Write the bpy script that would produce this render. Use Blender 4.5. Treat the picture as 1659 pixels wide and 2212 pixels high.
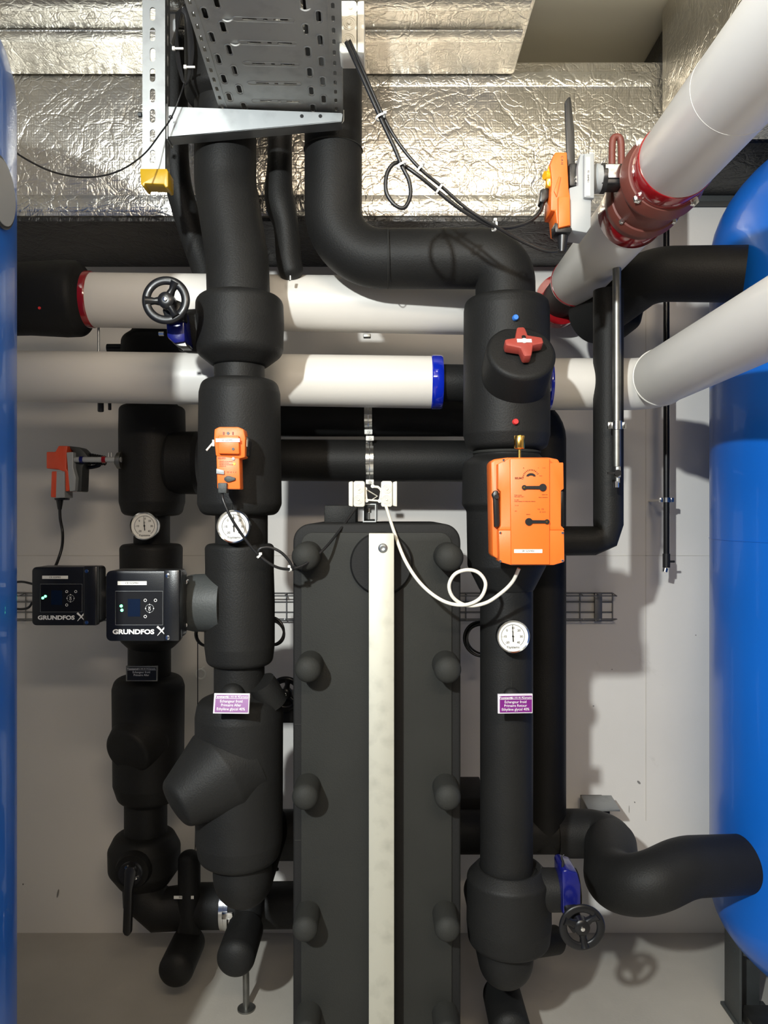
import bpy, bmesh, math, random
from math import pi, sin, cos, tan, radians
from mathutils import Vector, Matrix
random.seed(4)
C = bpy.context.scene.collection
for o in list(bpy.data.objects): bpy.data.objects.remove(o)

# ------------------------------------------------------------------ camera, light, exposure
F = 1661.0; CX = 829.5; CY = 1106.0; EYE = 1.5      # focal length in px of the 1659x2212 frame, eye height
cam = bpy.data.cameras.new('camera'); camo = bpy.data.objects.new('camera', cam); C.objects.link(camo)
camo.location = (0, 0, EYE); camo.rotation_euler = (pi/2, 0, 0)
cam.sensor_fit = 'VERTICAL'; cam.sensor_height = 36; cam.lens = 36*F/2212; cam.clip_start = .05
bpy.context.scene.camera = camo

def area(name, loc, target, sx, sy, watts, col, spread=180):
    l = bpy.data.lights.new(name, 'AREA'); l.shape = 'RECTANGLE'; l.size = sx; l.size_y = sy
    l.energy = watts; l.color = col; l.spread = radians(spread)
    o = bpy.data.objects.new(name, l); C.objects.link(o); o.location = loc
    o.rotation_euler = (Vector(target)-Vector(loc)).to_track_quat('-Z', 'Y').to_euler()
    return o
area('work_light', (-.90, -.9, 2.50), (.3, 2.4, .35), .08, .08, 104, (.93, .98, .97))
area('ceiling_luminaire', (.35, -1.0, 2.8), (.1, 2.2, 1.1), 1.3, .16, 23, (1.0, .83, .64))
area('added_ceiling_fill', (.35, -.7, 2.62), (.6, 2.2, 3.1), 1.0, .12, 8, (1.0, .86, .70))  # added upward fill, no fixture of its own, to brighten the ceiling recess
area('added_duct_gap_fill', (.61, .85, 2.86), (.61, 2.4, 2.98), .30, .08, 2.2, (1.0, .93, .80))  # added fill out of view between the ducts, lifts the ceiling strip
area('rear_luminaire', (-.3, -2.3, 2.75), (0, 1.5, .9), 1.5, .3, 8, (1.0, .84, .70))
W = bpy.data.worlds.new('world'); bpy.context.scene.world = W; W.use_nodes = True
W.node_tree.nodes['Background'].inputs[0].default_value = (.9, .86, .8, 1)
W.node_tree.nodes['Background'].inputs[1].default_value = .03
vs = bpy.context.scene.view_settings
vs.view_transform = 'Standard'; vs.look = 'None'; vs.gamma = 1; vs.use_curve_mapping = False; vs.exposure = 0.12

# ------------------------------------------------------------------ materials
def newmat(name):
    m = bpy.data.materials.new(name); m.use_nodes = True
    return m, m.node_tree, m.node_tree.nodes['Principled BSDF']
def N(t, kind, **kw):
    n = t.nodes.new(kind)
    for k, v in kw.items():
        if k in n.inputs: n.inputs[k].default_value = v
        else: setattr(n, k, v)
    return n
def mat(name, col, rough=.5, metal=0, bump=0, bscale=80, var=.12, vscale=6, coat=0, spec=.5, emit=None, estr=0, trans=0, rvar=0):
    m, t, p = newmat(name)
    p.inputs['Roughness'].default_value = rough; p.inputs['Metallic'].default_value = metal
    p.inputs['Coat Weight'].default_value = coat; p.inputs['Specular IOR Level'].default_value = spec
    p.inputs['Transmission Weight'].default_value = trans
    tc = N(t, 'ShaderNodeTexCoord')
    ns = N(t, 'ShaderNodeTexNoise', Scale=vscale, Detail=4.0)
    t.links.new(tc.outputs['Object'], ns.inputs['Vector'])
    rp = N(t, 'ShaderNodeValToRGB')
    rp.color_ramp.elements[0].position = .3; rp.color_ramp.elements[1].position = .7
    rp.color_ramp.elements[0].color = (*[c*(1-var) for c in col], 1)
    rp.color_ramp.elements[1].color = (*[min(1, c*(1+var)) for c in col], 1)
    t.links.new(ns.outputs['Fac'], rp.inputs['Fac']); t.links.new(rp.outputs['Color'], p.inputs['Base Color'])
    if bump:
        b = N(t, 'ShaderNodeTexNoise', Scale=bscale, Detail=3.0); t.links.new(tc.outputs['Object'], b.inputs['Vector'])
        bp = N(t, 'ShaderNodeBump', Strength=bump, Distance=.002); t.links.new(b.outputs['Fac'], bp.inputs['Height'])
        t.links.new(bp.outputs['Normal'], p.inputs['Normal'])
    if emit:
        p.inputs['Emission Color'].default_value = (*emit, 1); p.inputs['Emission Strength'].default_value = estr
    return m
M = {}
M['rubber'] = mat('black_elastomer_lagging', (.0115, .0115, .0112), .56, 0, .35, 260, .12, 9, spec=.24)
M['plate'] = mat('charcoal_panel', (.024, .0245, .022), .7, 0, .3, 300, .08, 6, spec=.3)
M['band'] = mat('black_edge_band', (.011, .011, .011), .7, 0, .3, 300, .1, 6, spec=.3)
M['pvc'] = mat('white_pvc_jacket', (.74, .71, .66), .38, 0, 0, 50, .02, 2)
M['red_tape'] = mat('glossy_red_tape', (.30, .008, .012), .14, 0, .05, 60, .15, 20, coat=.6)
M['brown_rubber'] = mat('red_brown_rubber', (.17, .045, .032), .5, 0, .1, 200, .12, 10)
M['blue_tape'] = mat('glossy_blue_tape', (.004, .02, .42), .12, 0, .05, 60, .15, 20, coat=.6)
M['tank'] = mat('blue_tank_paint', (.006, .14, .62), .34, 0, .12, 30, .04, 3, coat=.25)
M['orange'] = mat('orange_plastic', (.92, .175, .022), .42, 0, .08, 500, .03, 8)
M['orange_red'] = mat('red_orange_plastic', (.80, .09, .03), .42, 0, .08, 500, .05, 8)
M['grey'] = mat('grey_plastic', (.36, .38, .39), .4, 0, 0, 50, .04, 8)
M['black'] = mat('black_plastic', (.012, .012, .013), .35, 0, 0, 50, .1, 12)
M['gloss_black'] = mat('gloss_black_enamel', (.007, .007, .008), .34, 0, .08, 60, .1, 12, coat=.08, spec=.35)
M['pump_black'] = mat('pump_black_plastic', (.010, .0105, .012), .28, 0, .1, 600, .1, 12)
M['dark_grey'] = mat('dark_grey_casting', (.045, .05, .05), .55, 0, .3, 200, .1, 12)
M['gear_blue'] = mat('blue_gearbox_enamel', (.006, .009, .13), .25, 0, .2, 80, .15, 15, coat=.3)
M['chrome'] = mat('chrome', (.8, .8, .79), .16, 1, 0, 50, .03, 10)
M['steel'] = mat('plain_steel', (.24, .24, .225), .46, 1, .1, 60, .15, 25)
M['white'] = mat('cream_plastic', (.80, .77, .68), .45, 0, 0, 50, .02, 10)
M['paper'] = mat('white_label', (.86, .85, .80), .5, 0, 0, 50, .01, 10)
M['ink'] = mat('printed_ink', (.03, .03, .035), .5, 0, 0, 50, .02, 10)
M['ink_brown'] = mat('brown_print', (.22, .05, .012), .5, 0, 0, 50, .02, 10)
M['white_ink'] = mat('white_print', (.85, .85, .85), .4, 0, 0, 50, .01, 10)
M['brass'] = mat('brass', (.86, .50, .12), .22, 1, 0, 50, .08, 30)
M['amber'] = mat('amber_knob', (.95, .42, .02), .2, 0, 0, 50, .08, 30, coat=.5)
M['yellow'] = mat('yellow_cap', (.50, .30, .006), .4, 0, 0, 50, .04, 20)
M['handle_red'] = mat('brick_red_handwheel', (.36, .055, .04), .5, 0, .1, 200, .06, 20)
M['cap_blue'] = mat('blue_cap', (.05, .22, .75), .3, 0, 0, 50, .02, 20)
M['cap_red'] = mat('red_cap', (.80, .05, .05), .3, 0, 0, 50, .02, 20)
M['purple'] = mat('purple_plate', (.18, .015, .20), .3, 0, 0, 50, .02, 20, coat=.15)
M['acrylic'] = mat('clear_acrylic_edge', (.72, .68, .74), .15, 0, 0, 50, .02, 20, coat=.5)
M['ceiling'] = mat('ceiling_plaster', (.78, .75, .62), .9, 0, .1, 60, .02, 2)
M['slot_dark_cable'] = M['black']
M['green_led'] = mat('green_led', (.1, .9, .3), .3, emit=(.1, 1, .3), estr=6)
M['yellow_led'] = mat('yellow_led', (.9, .8, .05), .3, emit=(1, .8, .05), estr=1.2)
M['screen'] = mat('dark_lcd', (.006, .012, .03), .15, 0, 0, 50, .05, 40)
M['ochre'] = mat('ochre_print', (.5, .36, .15), .5)

def galv(name, base, rough, metal, sc=60):
    m, t, p = newmat(name)
    tc = N(t, 'ShaderNodeTexCoord'); v = N(t, 'ShaderNodeTexVoronoi', Scale=sc); n = N(t, 'ShaderNodeTexNoise', Scale=sc*2.2, Detail=6.0)
    t.links.new(tc.outputs['Object'], v.inputs['Vector']); t.links.new(tc.outputs['Object'], n.inputs['Vector'])
    mx = N(t, 'ShaderNodeMath', operation='ADD'); t.links.new(v.outputs['Distance'], mx.inputs[0]); t.links.new(n.outputs['Fac'], mx.inputs[1])
    r = N(t, 'ShaderNodeValToRGB'); r.color_ramp.elements[0].position = .45; r.color_ramp.elements[1].position = 1.1
    r.color_ramp.elements[0].color = (*[c*.90 for c in base], 1); r.color_ramp.elements[1].color = (*[min(1, c*1.08) for c in base], 1)
    t.links.new(mx.outputs[0], r.inputs['Fac']); t.links.new(r.outputs['Color'], p.inputs['Base Color'])
    p.inputs['Metallic'].default_value = metal; p.inputs['Roughness'].default_value = rough
    return m
M['galv'] = galv('galvanised_bar', (.50, .49, .42), .55, .45, 22)
M['zinc'] = galv('zinc_plated_sheet', (.36, .375, .38), .42, .9, 25)
M['zinc_tray'] = galv('zinc_tray_sheet', (.50, .51, .49), .45, .45, 25)
M['wire'] = mat('dull_wire', (.20, .20, .20), .45, .7)

def foilmat(name, base, rough, bs):
    m, t, p = newmat(name)
    tc = N(t, 'ShaderNodeTexCoord')
    dn = N(t, 'ShaderNodeTexNoise', Scale=7.0, Detail=3.0); t.links.new(tc.outputs['Object'], dn.inputs['Vector'])
    va = N(t, 'ShaderNodeVectorMath', operation='MULTIPLY_ADD')
    t.links.new(dn.outputs['Color'], va.inputs[0]); va.inputs[1].default_value = (.12, .12, .12); t.links.new(tc.outputs['Object'], va.inputs[2])
    def add(a, b, k):
        n = N(t, 'ShaderNodeMath', operation='MULTIPLY_ADD'); t.links.new(b, n.inputs[0]); n.inputs[1].default_value = k
        if a is None: n.inputs[2].default_value = 0
        else: t.links.new(a, n.inputs[2])
        return n.outputs[0]
    h = None
    n1 = N(t, 'ShaderNodeTexNoise', Scale=6.0, Detail=5.0, Roughness=.6, Distortion=1.6); t.links.new(va.outputs[0], n1.inputs['Vector'])
    h = add(h, n1.outputs['Fac'], .9)
    v = N(t, 'ShaderNodeTexVoronoi', Scale=11.0, feature='DISTANCE_TO_EDGE'); t.links.new(va.outputs[0], v.inputs['Vector'])
    sm = N(t, 'ShaderNodeMapRange'); sm.inputs['From Max'].default_value = .06; t.links.new(v.outputs['Distance'], sm.inputs['Value'])
    h = add(h, sm.outputs[0], .10)
    v2 = N(t, 'ShaderNodeTexVoronoi', Scale=38.0, feature='DISTANCE_TO_EDGE'); t.links.new(va.outputs[0], v2.inputs['Vector'])
    sm2 = N(t, 'ShaderNodeMapRange'); sm2.inputs['From Max'].default_value = .1; t.links.new(v2.outputs['Distance'], sm2.inputs['Value'])
    h = add(h, sm2.outputs[0], .06)
    for ax in ('X', 'Z', 'Y'):
        w = N(t, 'ShaderNodeTexWave', Scale=44.0 if ax != 'Z' else 38.0, bands_direction=ax, Distortion=1.0); w.inputs['Detail Scale'].default_value = .6
        t.links.new(tc.outputs['Object'], w.inputs['Vector']); h = add(h, w.outputs['Fac'], .013)
    bp = N(t, 'ShaderNodeBump', Strength=bs, Distance=.02); t.links.new(h, bp.inputs['Height'])
    t.links.new(bp.outputs['Normal'], p.inputs['Normal'])
    r = N(t, 'ShaderNodeValToRGB'); r.color_ramp.elements[0].position = .35; r.color_ramp.elements[1].position = .65
    r.color_ramp.elements[0].color = (*[c*.85 for c in base], 1); r.color_ramp.elements[1].color = (*base, 1)
    t.links.new(n1.outputs['Fac'], r.inputs['Fac']); t.links.new(r.outputs['Color'], p.inputs['Base Color'])
    p.inputs['Metallic'].default_value = .93; p.inputs['Roughness'].default_value = rough
    return m
M['foil'] = foilmat('crumpled_aluminium_foil', (.84, .80, .72), .30, .42)
M['foil_tape'] = foilmat('ribbed_foil_tape', (.84, .82, .76), .24, .35)
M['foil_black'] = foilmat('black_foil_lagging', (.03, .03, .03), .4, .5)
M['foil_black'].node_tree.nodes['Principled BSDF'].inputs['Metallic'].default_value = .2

def wallmat(name, base, dirt, floor=False):
    m, t, p = newmat(name)
    tc = N(t, 'ShaderNodeTexCoord')
    n = N(t, 'ShaderNodeTexNoise', Scale=2.2, Detail=6.0, Roughness=.6); t.links.new(tc.outputs['Object'], n.inputs['Vector'])
    r = N(t, 'ShaderNodeValToRGB'); r.color_ramp.elements[0].position = .3; r.color_ramp.elements[1].position = .68
    r.color_ramp.elements[0].color = (*[c*(.80 if floor else .95) for c in base], 1); r.color_ramp.elements[1].color = (*base, 1)
    t.links.new(n.outputs['Fac'], r.inputs['Fac'])
    n2 = N(t, 'ShaderNodeTexNoise', Scale=11.0 if floor else 6.0, Detail=9.0, Roughness=.7, Distortion=.6); t.links.new(tc.outputs['Object'], n2.inputs['Vector'])
    r2 = N(t, 'ShaderNodeValToRGB'); r2.color_ramp.elements[0].position = .66; r2.color_ramp.elements[1].position = .80
    t.links.new(n2.outputs['Fac'], r2.inputs['Fac'])
    mx = N(t, 'ShaderNodeMixRGB'); mx.inputs['Color2'].default_value = (*dirt, 1)
    mlt = N(t, 'ShaderNodeMath', operation='MULTIPLY'); mlt.inputs[1].default_value = .8 if floor else .5
    t.links.new(r2.outputs['Color'], mlt.inputs[0]); t.links.new(mlt.outputs[0], mx.inputs['Fac'])
    t.links.new(r.outputs['Color'], mx.inputs['Color1']); t.links.new(mx.outputs['Color'], p.inputs['Base Color'])
    p.inputs['Roughness'].default_value = .55 if floor else .8
    b = N(t, 'ShaderNodeTexNoise', Scale=140.0, Detail=4.0); t.links.new(tc.outputs['Object'], b.inputs['Vector'])
    bp = N(t, 'ShaderNodeBump', Strength=.15, Distance=.002); t.links.new(b.outputs['Fac'], bp.inputs['Height']); t.links.new(bp.outputs['Normal'], p.inputs['Normal'])
    return m
M['wall'] = wallmat('painted_wall', (.72, .69, .65), (.45, .42, .38))
M['wall_far'] = wallmat('grey_wall_paint', (.36, .34, .31), (.2, .19, .17))
M['floor'] = wallmat('painted_concrete_floor', (.47, .44, .39), (.28, .24, .2), True)

# ------------------------------------------------------------------ geometry helpers
def P(px, py, Y): return Vector(((px-CX)*Y/F, Y, EYE-(py-CY)*Y/F))
def PX(px, Y): return (px-CX)*Y/F
def PZ(py, Y): return EYE-(py-CY)*Y/F
def L(w, Y): return w*Y/F

def fillet(pts, rad, n=8):
    pts = [Vector(p) for p in pts]
    if not hasattr(rad, '__len__'): rad = [rad]*len(pts)
    out = [pts[0]]
    for i in range(1, len(pts)-1):
        a, b, c = pts[i-1], pts[i], pts[i+1]
        u = (a-b); v = (c-b); lu, lv = u.length, v.length
        if lu < 1e-6 or lv < 1e-6: out.append(b); continue
        u /= lu; v /= lv
        phi = pi - u.angle(v)
        if phi < .03 or rad[i] <= 0: out.append(b); continue
        t = min(rad[i]*tan(phi/2), .49*lu, .49*lv); r = t/tan(phi/2); h = 4/3*tan(phi/4)*r
        p0, p3 = b+u*t, b+v*t; p1, p2 = p0-u*h, p3-v*h
        for k in range(n+1):
            s = k/n; out.append(p0*(1-s)**3+p1*3*s*(1-s)**2+p2*3*s*s*(1-s)+p3*s**3)
    out.append(pts[-1]); return out
def smooth(pts, n=8, closed=False):
    pts = [Vector(p) for p in pts]; out = []
    m = len(pts); rng = range(m if closed else m-1)
    g = (lambda i: pts[i % m]) if closed else (lambda i: pts[max(0, min(m-1, i))])
    for i in rng:
        p0, p1, p2, p3 = g(i-1), g(i), g(i+1), g(i+2)
        for k in range(n):
            s = k/n
            out.append(.5*((2*p1)+(-p0+p2)*s+(2*p0-5*p1+4*p2-p3)*s*s+(-p0+3*p1-3*p2+p3)*s**3))
    if not closed: out.append(pts[-1])
    return out

class B:
    def __init__(s): s.bm = bmesh.new()
    def ring(s, c, r, u, v, n): return [s.bm.verts.new(c+u*(r*cos(2*pi*i/n))+v*(r*sin(2*pi*i/n))) for i in range(n)]
    def skinr(s, a, b):
        n = len(a)
        for i in range(n):
            try: s.bm.faces.new((a[i], a[(i+1) % n], b[(i+1) % n], b[i]))
            except ValueError: pass
    def cap(s, r, c=None):
        try: s.bm.faces.new(r)
        except ValueError: pass
    def tube(s, pts, r, n=32, caps=True, dome0=False, dome1=False, closed=False):
        pts = [Vector(p) for p in pts]
        if closed: pts = pts+[pts[0]]
        q = [pts[0]]; rr = [r]*len(pts) if not hasattr(r, '__len__') else list(r); r2 = [rr[0]]
        for i in range(1, len(pts)):
            if (pts[i]-q[-1]).length > 1e-5: q.append(pts[i]); r2.append(rr[i])
        pts, rr = q, r2
        if dome1:
            d = (pts[-1]-pts[-2]).normalized(); e = pts[-1]; re = rr[-1]
            for k in range(1, 8):
                a = k/8*pi/2; pts.append(e+d*(re*.8*sin(a))); rr.append(re*cos(a))
        if dome0:
            d = (pts[0]-pts[1]).normalized(); e = pts[0]; re = rr[0]
            for k in range(1, 8):
                a = k/8*pi/2; pts.insert(0, e+d*(re*.8*sin(a))); rr.insert(0, re*cos(a))
        t = (pts[1]-pts[0]).normalized(); u = t.orthogonal().normalized(); prev = None; first = None
        for i, p in enumerate(pts):
            if i == 0: tn = (pts[1]-pts[0]).normalized()
            elif i == len(pts)-1: tn = (pts[-1]-pts[-2]).normalized() if not closed else (pts[1]-pts[0]).normalized()
            else: tn = ((pts[i+1]-p).normalized()+(p-pts[i-1]).normalized()).normalized()
            if tn.length < .5: tn = t
            q = t.rotation_difference(tn); u = (q @ u); u = (u-tn*u.dot(tn)).normalized(); t = tn
            rg = s.ring(p, rr[i], u, tn.cross(u), n)
            if prev: s.skinr(prev, rg)
            else: first = rg
            prev = rg
        if caps and not closed: s.cap(list(reversed(first))); s.cap(prev)
        return s
    def lathe(s, prof, o, ax=(0, 0, 1), n=64, caps=True):
        o = Vector(o); ax = Vector(ax).normalized(); u = ax.orthogonal().normalized(); v = ax.cross(u); prev = None; first = None
        for r, h in prof:
            rg = s.ring(o+ax*h, max(r, 1e-5), u, v, n)
            if prev: s.skinr(prev, rg)
            else: first = rg
            prev = rg
        if caps: s.cap(list(reversed(first))); s.cap(prev)
        return s
    def cyl(s, a, b, r, n=32, bev=0):
        a = Vector(a); b = Vector(b); h = (b-a).length
        if bev: pr = [(r-bev, 0), (r-bev*.3, bev*.3), (r, bev), (r, h-bev), (r-bev*.3, h-bev*.3), (r-bev, h)]
        else: pr = [(r, 0), (r, h)]
        return s.lathe(pr, a, b-a, n)
    def add(s, other, mtx=None):
        me = bpy.data.meshes.new('t'); other.to_mesh(me); other.free()
        if mtx: me.transform(mtx)
        s.bm.from_mesh(me); bpy.data.meshes.remove(me); return s
    def box(s, c, size, rot=None, bev=0, seg=2):
        b = bmesh.new(); bmesh.ops.create_cube(b, size=1); bmesh.ops.scale(b, vec=size, verts=b.verts)
        if bev: bmesh.ops.bevel(b, geom=list(b.edges), offset=bev, segments=seg, affect='EDGES', profile=.5)
        m = Matrix.Translation(c)
        if rot: 
            from mathutils import Euler
            m = m @ Euler(rot).to_matrix().to_4x4()
        return s.add(b, m)
    def prism(s, pts, ext, bev=0, seg=2):
        b = bmesh.new(); vs_ = [b.verts.new(p) for p in pts]; f = b.faces.new(vs_)
        r = bmesh.ops.extrude_face_region(b, geom=[f]); e = Vector(ext)
        for g in r['geom']:
            if isinstance(g, bmesh.types.BMVert): g.co += e
        bmesh.ops.recalc_face_normals(b, faces=b.faces)
        if bev: bmesh.ops.bevel(b, geom=list(b.edges), offset=bev, segments=seg, affect='EDGES', profile=.5, clamp_overlap=True)
        return s.add(b)
    def ppx(s, pts, Y0, Y1, bev=0, seg=2, rnd=0):
        """outline given in picture units at depth Y0, pushed straight back to Y1"""
        q = [P(x, y, Y0) for x, y in pts]
        if rnd:
            m = len(q); qq = []
            for i in range(m):
                a, b_, c = q[i-1], q[i], q[(i+1) % m]; qq += fillet([(a+b_)/2, b_, (b_+c)/2], rnd, 5)[1:-1]
            q = qq
        return s.prism(q, (0, Y1-Y0, 0), bev, seg)
    def torus(s, c, R, r, ax=(0, 1, 0), n=48, m=12, flat=1):
        c = Vector(c); ax = Vector(ax).normalized(); u = ax.orthogonal().normalized(); v = ax.cross(u); rings = []
        for i in range(n):
            a = 2*pi*i/n; d = u*cos(a)+v*sin(a)
            rings.append([s.bm.verts.new(c+d*(R+r*cos(2*pi*k/m))+ax*(r*flat*sin(2*pi*k/m))) for k in range(m)])
        for i in range(n): s.skinr(rings[i], rings[(i+1) % n])
        return s
    def vbody(s, cx, Y, prof, rnd=18, n=64):
        """upright insulated body: (half width, row) in picture units at depth Y"""
        p = fillet([Vector((L(h, Y), PZ(y, Y), 0)) for h, y in prof], L(rnd, Y), 6)
        return s.lathe([(q.x, q.y) for q in p], (PX(cx, Y), Y, 0), (0, 0, 1), n)
    def build(s, name, m, parent=None, local=False, sharp=38):
        bmesh.ops.recalc_face_normals(s.bm, faces=s.bm.faces)
        me = bpy.data.meshes.new(name); s.bm.to_mesh(me); s.bm.free()
        return link(name, me, m, parent, local, sharp)
WM = {}
def link(name, me, m, parent=None, local=False, sharp=38):
    me.materials.clear(); me.materials.append(M[m] if isinstance(m, str) else m)
    for p in me.polygons: p.use_smooth = True
    me.set_sharp_from_angle(angle=radians(sharp))
    o = bpy.data.objects.new(name, me); C.objects.link(o)
    if parent:
        o.parent = parent; w = WM[parent.name]
        if not local: me.transform(w.inverted())
        WM[o.name] = w
    else:
        xs = [v.co.x for v in me.vertices]; ys = [v.co.y for v in me.vertices]; zs = [v.co.z for v in me.vertices]
        if local: WM[o.name] = Matrix()
        else:
            c = Vector(((min(xs)+max(xs))/2, (min(ys)+max(ys))/2, min(zs))); me.transform(Matrix.Translation(-c)); o.location = c
            WM[o.name] = Matrix.Translation(c)
    return o
def T(name, label, cat, loc, rot=(0, 0, 0), group=None):
    o = bpy.data.objects.new(name, None); C.objects.link(o); o.location = loc; o.rotation_euler = rot; o.empty_display_size = .05
    from mathutils import Euler
    WM[o.name] = Matrix.Translation(loc) @ Euler(rot).to_matrix().to_4x4()
    return tag(o, label, cat, group)
def tag(o, label, cat, group=None, kind=None):
    o['label'] = label; o['category'] = cat
    if group: o['group'] = group
    if kind: o['kind'] = kind
    return o
def struct(o): o['kind'] = 'structure'; return o

def text(s_, size, loc, m, parent, sx=1.0, rot=(pi/2, 0, 0), local=False, bold=0, ext=.0003, align='CENTER', name='lettering', spin=0):
    cu = bpy.data.curves.new('t', 'FONT'); cu.body = s_; cu.size = size; cu.extrude = ext; cu.offset = bold
    cu.align_x = align; cu.align_y = 'CENTER'; cu.resolution_u = 3
    o = bpy.data.objects.new('t', cu); me = bpy.data.meshes.new_from_object(o); bpy.data.objects.remove(o)
    from mathutils import Euler
    me.transform(Matrix.Translation(loc) @ Euler(rot).to_matrix().to_4x4() @ Matrix.Rotation(spin, 4, 'Z') @ Matrix.Diagonal((sx, 1, 1, 1)))
    return link(name, me, m, parent, local)

def slot(cx, cy, w, h, n=6):
    """rounded slot outline; w across x, h across y"""
    r = min(w, h)/2; pts = []
    if h >= w:
        for k in range(n+1): a = pi*k/n; pts.append((cx+r*cos(a), cy+(h/2-r)+r*sin(a)))
        for k in range(n+1): a = pi+pi*k/n; pts.append((cx+r*cos(a), cy-(h/2-r)+r*sin(a)))
    else:
        for k in range(n+1): a = -pi/2+pi*k/n; pts.append((cx+(w/2-r)+r*cos(a), cy+r*sin(a)))
        for k in range(n+1): a = pi/2+pi*k/n; pts.append((cx-(w/2-r)+r*cos(a), cy+r*sin(a)))
    return pts
def holed(outline, holes, thick):
    cu = bpy.data.curves.new('t', 'CURVE'); cu.dimensions = '2D'; cu.fill_mode = 'BOTH'; cu.extrude = thick/2
    for q in [outline]+holes:
        sp = cu.splines.new('POLY'); sp.points.add(len(q)-1); sp.use_cyclic_u = True
        for i, (x, y) in enumerate(q): sp.points[i].co = (x, y, 0, 1)
    o = bpy.data.objects.new('t', cu); me = bpy.data.meshes.new_from_object(o); bpy.data.objects.remove(o); return me

# ------------------------------------------------------------------ room
WY = 2.74
def slab(name, lo, hi, m):
    lo = Vector(lo); hi = Vector(hi); b = B(); b.box((lo+hi)/2, hi-lo); return struct(b.build(name, m))
slab('floor', (-2.6, -3.1, -.1), (2.6, WY+.1, 0), 'floor')
slab('wall_back', (-2.6, WY, 0), (2.6, WY+.1, 3.1), 'wall')
slab('wall_left', (-2.6, -3.1, 0), (-2.5, WY, 3.1), 'wall_far')
slab('wall_right', (2.5, -3.1, 0), (2.6, WY, 3.1), 'wall_far')
slab('wall_front', (-2.5, -3.1, 0), (2.5, -3.0, 3.1), 'wall_far')
slab('ceiling', (-2.5, -3.0, 3.0), (2.5, WY, 3.1), 'ceiling')
jm = mat('joint_line', (.60, .57, .52), .8)
b = B(); b.box((PX(1395, WY), WY-.0006, 1.4), (.003, .0015, 2.0)); struct(b.build('trim_1', jm))
b = B(); b.box((.2, WY-.0006, PZ(1200, WY)), (4.6, .0015, .003)); struct(b.build('trim_2', jm))
# scuffs on the right-hand wall are raised filler smears and small chips
chip = mat('wall_chip', (.22, .21, .20), .8)
b = B()
for x, y, w, h, a in ((1380, 1690, 8, 4, .8), (1371, 1733, 3, 2, 1), (1282, 1525, 3, 2, 0), (1359, 1748, 1, 14, 0), (125, 1930, 3, 16, .2), (50, 1910, 3, 3, 0), (1503, 1372, 2, 2, 0), (1322, 1446, 2, 2, 0)):
    c = P(x, y, WY-.0008); b.lathe([(1e-4, -.0006), (1, 0), (1, .0006)], (0, 0, 0), (0, -1, 0), 12)
    vs_ = list(b.bm.verts)[-36:]
    for v in vs_: v.co = Vector((v.co.x*L(w, WY)*.6, v.co.y, v.co.z*L(h, WY)*.6)); v.co = Matrix.Rotation(a, 3, 'Y') @ v.co; v.co += c
struct(b.build('trim_3', chip))

# ------------------------------------------------------------------ foil ducts
d = T('ventilation_duct', 'foil-wrapped duct crossing the wall above the pipes, black beneath', 'duct', (-.4, 2.5, 2.374))
YF = 2.3
b = B(); b.box(((-2.4+.85)/2, (YF+WY-.002)/2, (2.384+2.85)/2), (3.25, WY-.002-YF, 2.85-2.384), bev=.012); b.build('foil_jacket', 'foil', d)
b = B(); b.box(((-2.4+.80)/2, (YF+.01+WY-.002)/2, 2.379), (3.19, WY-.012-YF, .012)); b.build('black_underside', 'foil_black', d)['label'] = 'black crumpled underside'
b = B(); b.box((-.8, YF-.0015, PZ(440, YF)), (3.1, .003, .050), bev=.001); b.build('tape_seam', 'foil_tape', d)
b = B(); b.box((.1, YF-.0015, PZ(172, YF)), (1.4, .003, .045), bev=.001); b.build('tape_seam', 'foil_tape', d)

d = T('ventilation_duct', 'wide foil-wrapped duct overhead running out toward the viewer, left of the ceiling gap', 'duct', (-1.0, 1.3, 2.80))
b = B(); b.box(((-2.4+.389)/2, (.3+YF-.004)/2, 2.90), (2.4+.389, YF-.004-.3, .195), bev=.012); b.build('foil_jacket', 'foil', d)
for yy in (78, 8):
    Y = (2.797-EYE)*F/(CY-yy); b = B(); b.box((-1.0, Y, 2.7975), (2.75, .05, .005), bev=.001); b.build('tape_seam', 'foil_tape', d)
d = T('ventilation_duct', 'grey foil-wrapped duct overhead behind the thick white pipe, right of the ceiling gap', 'duct', (1.5, 1.8, 2.6))
b = B(); b.box((1.65, 1.34, 2.80), (1.65, 1.9, .39), bev=.012); b.build('foil_jacket', 'foil', d)
b = B(); b.box((1.67, 2.515, 2.80), (1.62, .44, .39), bev=.01); b.build('lagged_end', 'foil_black', d)['label'] = 'dark lagged end against the wall'
b = B(); b.box((1.6, WY-.03, PZ(430, WY)-.01), (1.3, .05, .04), bev=.003)
tag(b.build('mounting_rail', 'dark_grey'), 'dark steel rail on the wall behind the red-banded valve', 'rail')

# ------------------------------------------------------------------ tanks
def tank(label, cx, cy, R, z0, z1, hd, hb=None):
    hb = hb or hd
    t = T('storage_tank', label, 'tank', (cx, cy, 0))
    pr = [(R*cos(a), z0-hb*sin(a)) for a in [pi/2*(1-k/14) for k in range(14)]]+[(R, z0), (R, z1)]+[(R*cos(a), z1+hd*sin(a)) for a in [pi/2*k/14 for k in range(1, 15)]]
    b = B(); b.lathe(pr, (cx, cy, 0), (0, 0, 1), 128); b.build('shell', 'tank', t)
    return t
TR = tank('tall blue storage tank at the right edge with dark steel leg', 1.43, 2.2, .46, .37, 2.26, .36, .27)
def leg(t, x, y, h):
    b = B(); b.box((x, y, h/2), (.008, .10, h), bev=.002); b.box((x+.05, y+.046, h/2), (.10, .008, h), bev=.002)
    l = b.build('leg', 'dark_grey', t)
    b = B(); b.box((x+.055, y, .005), (.13, .13, .01), bev=.002); b.build('foot_plate', 'dark_grey', l)
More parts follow.
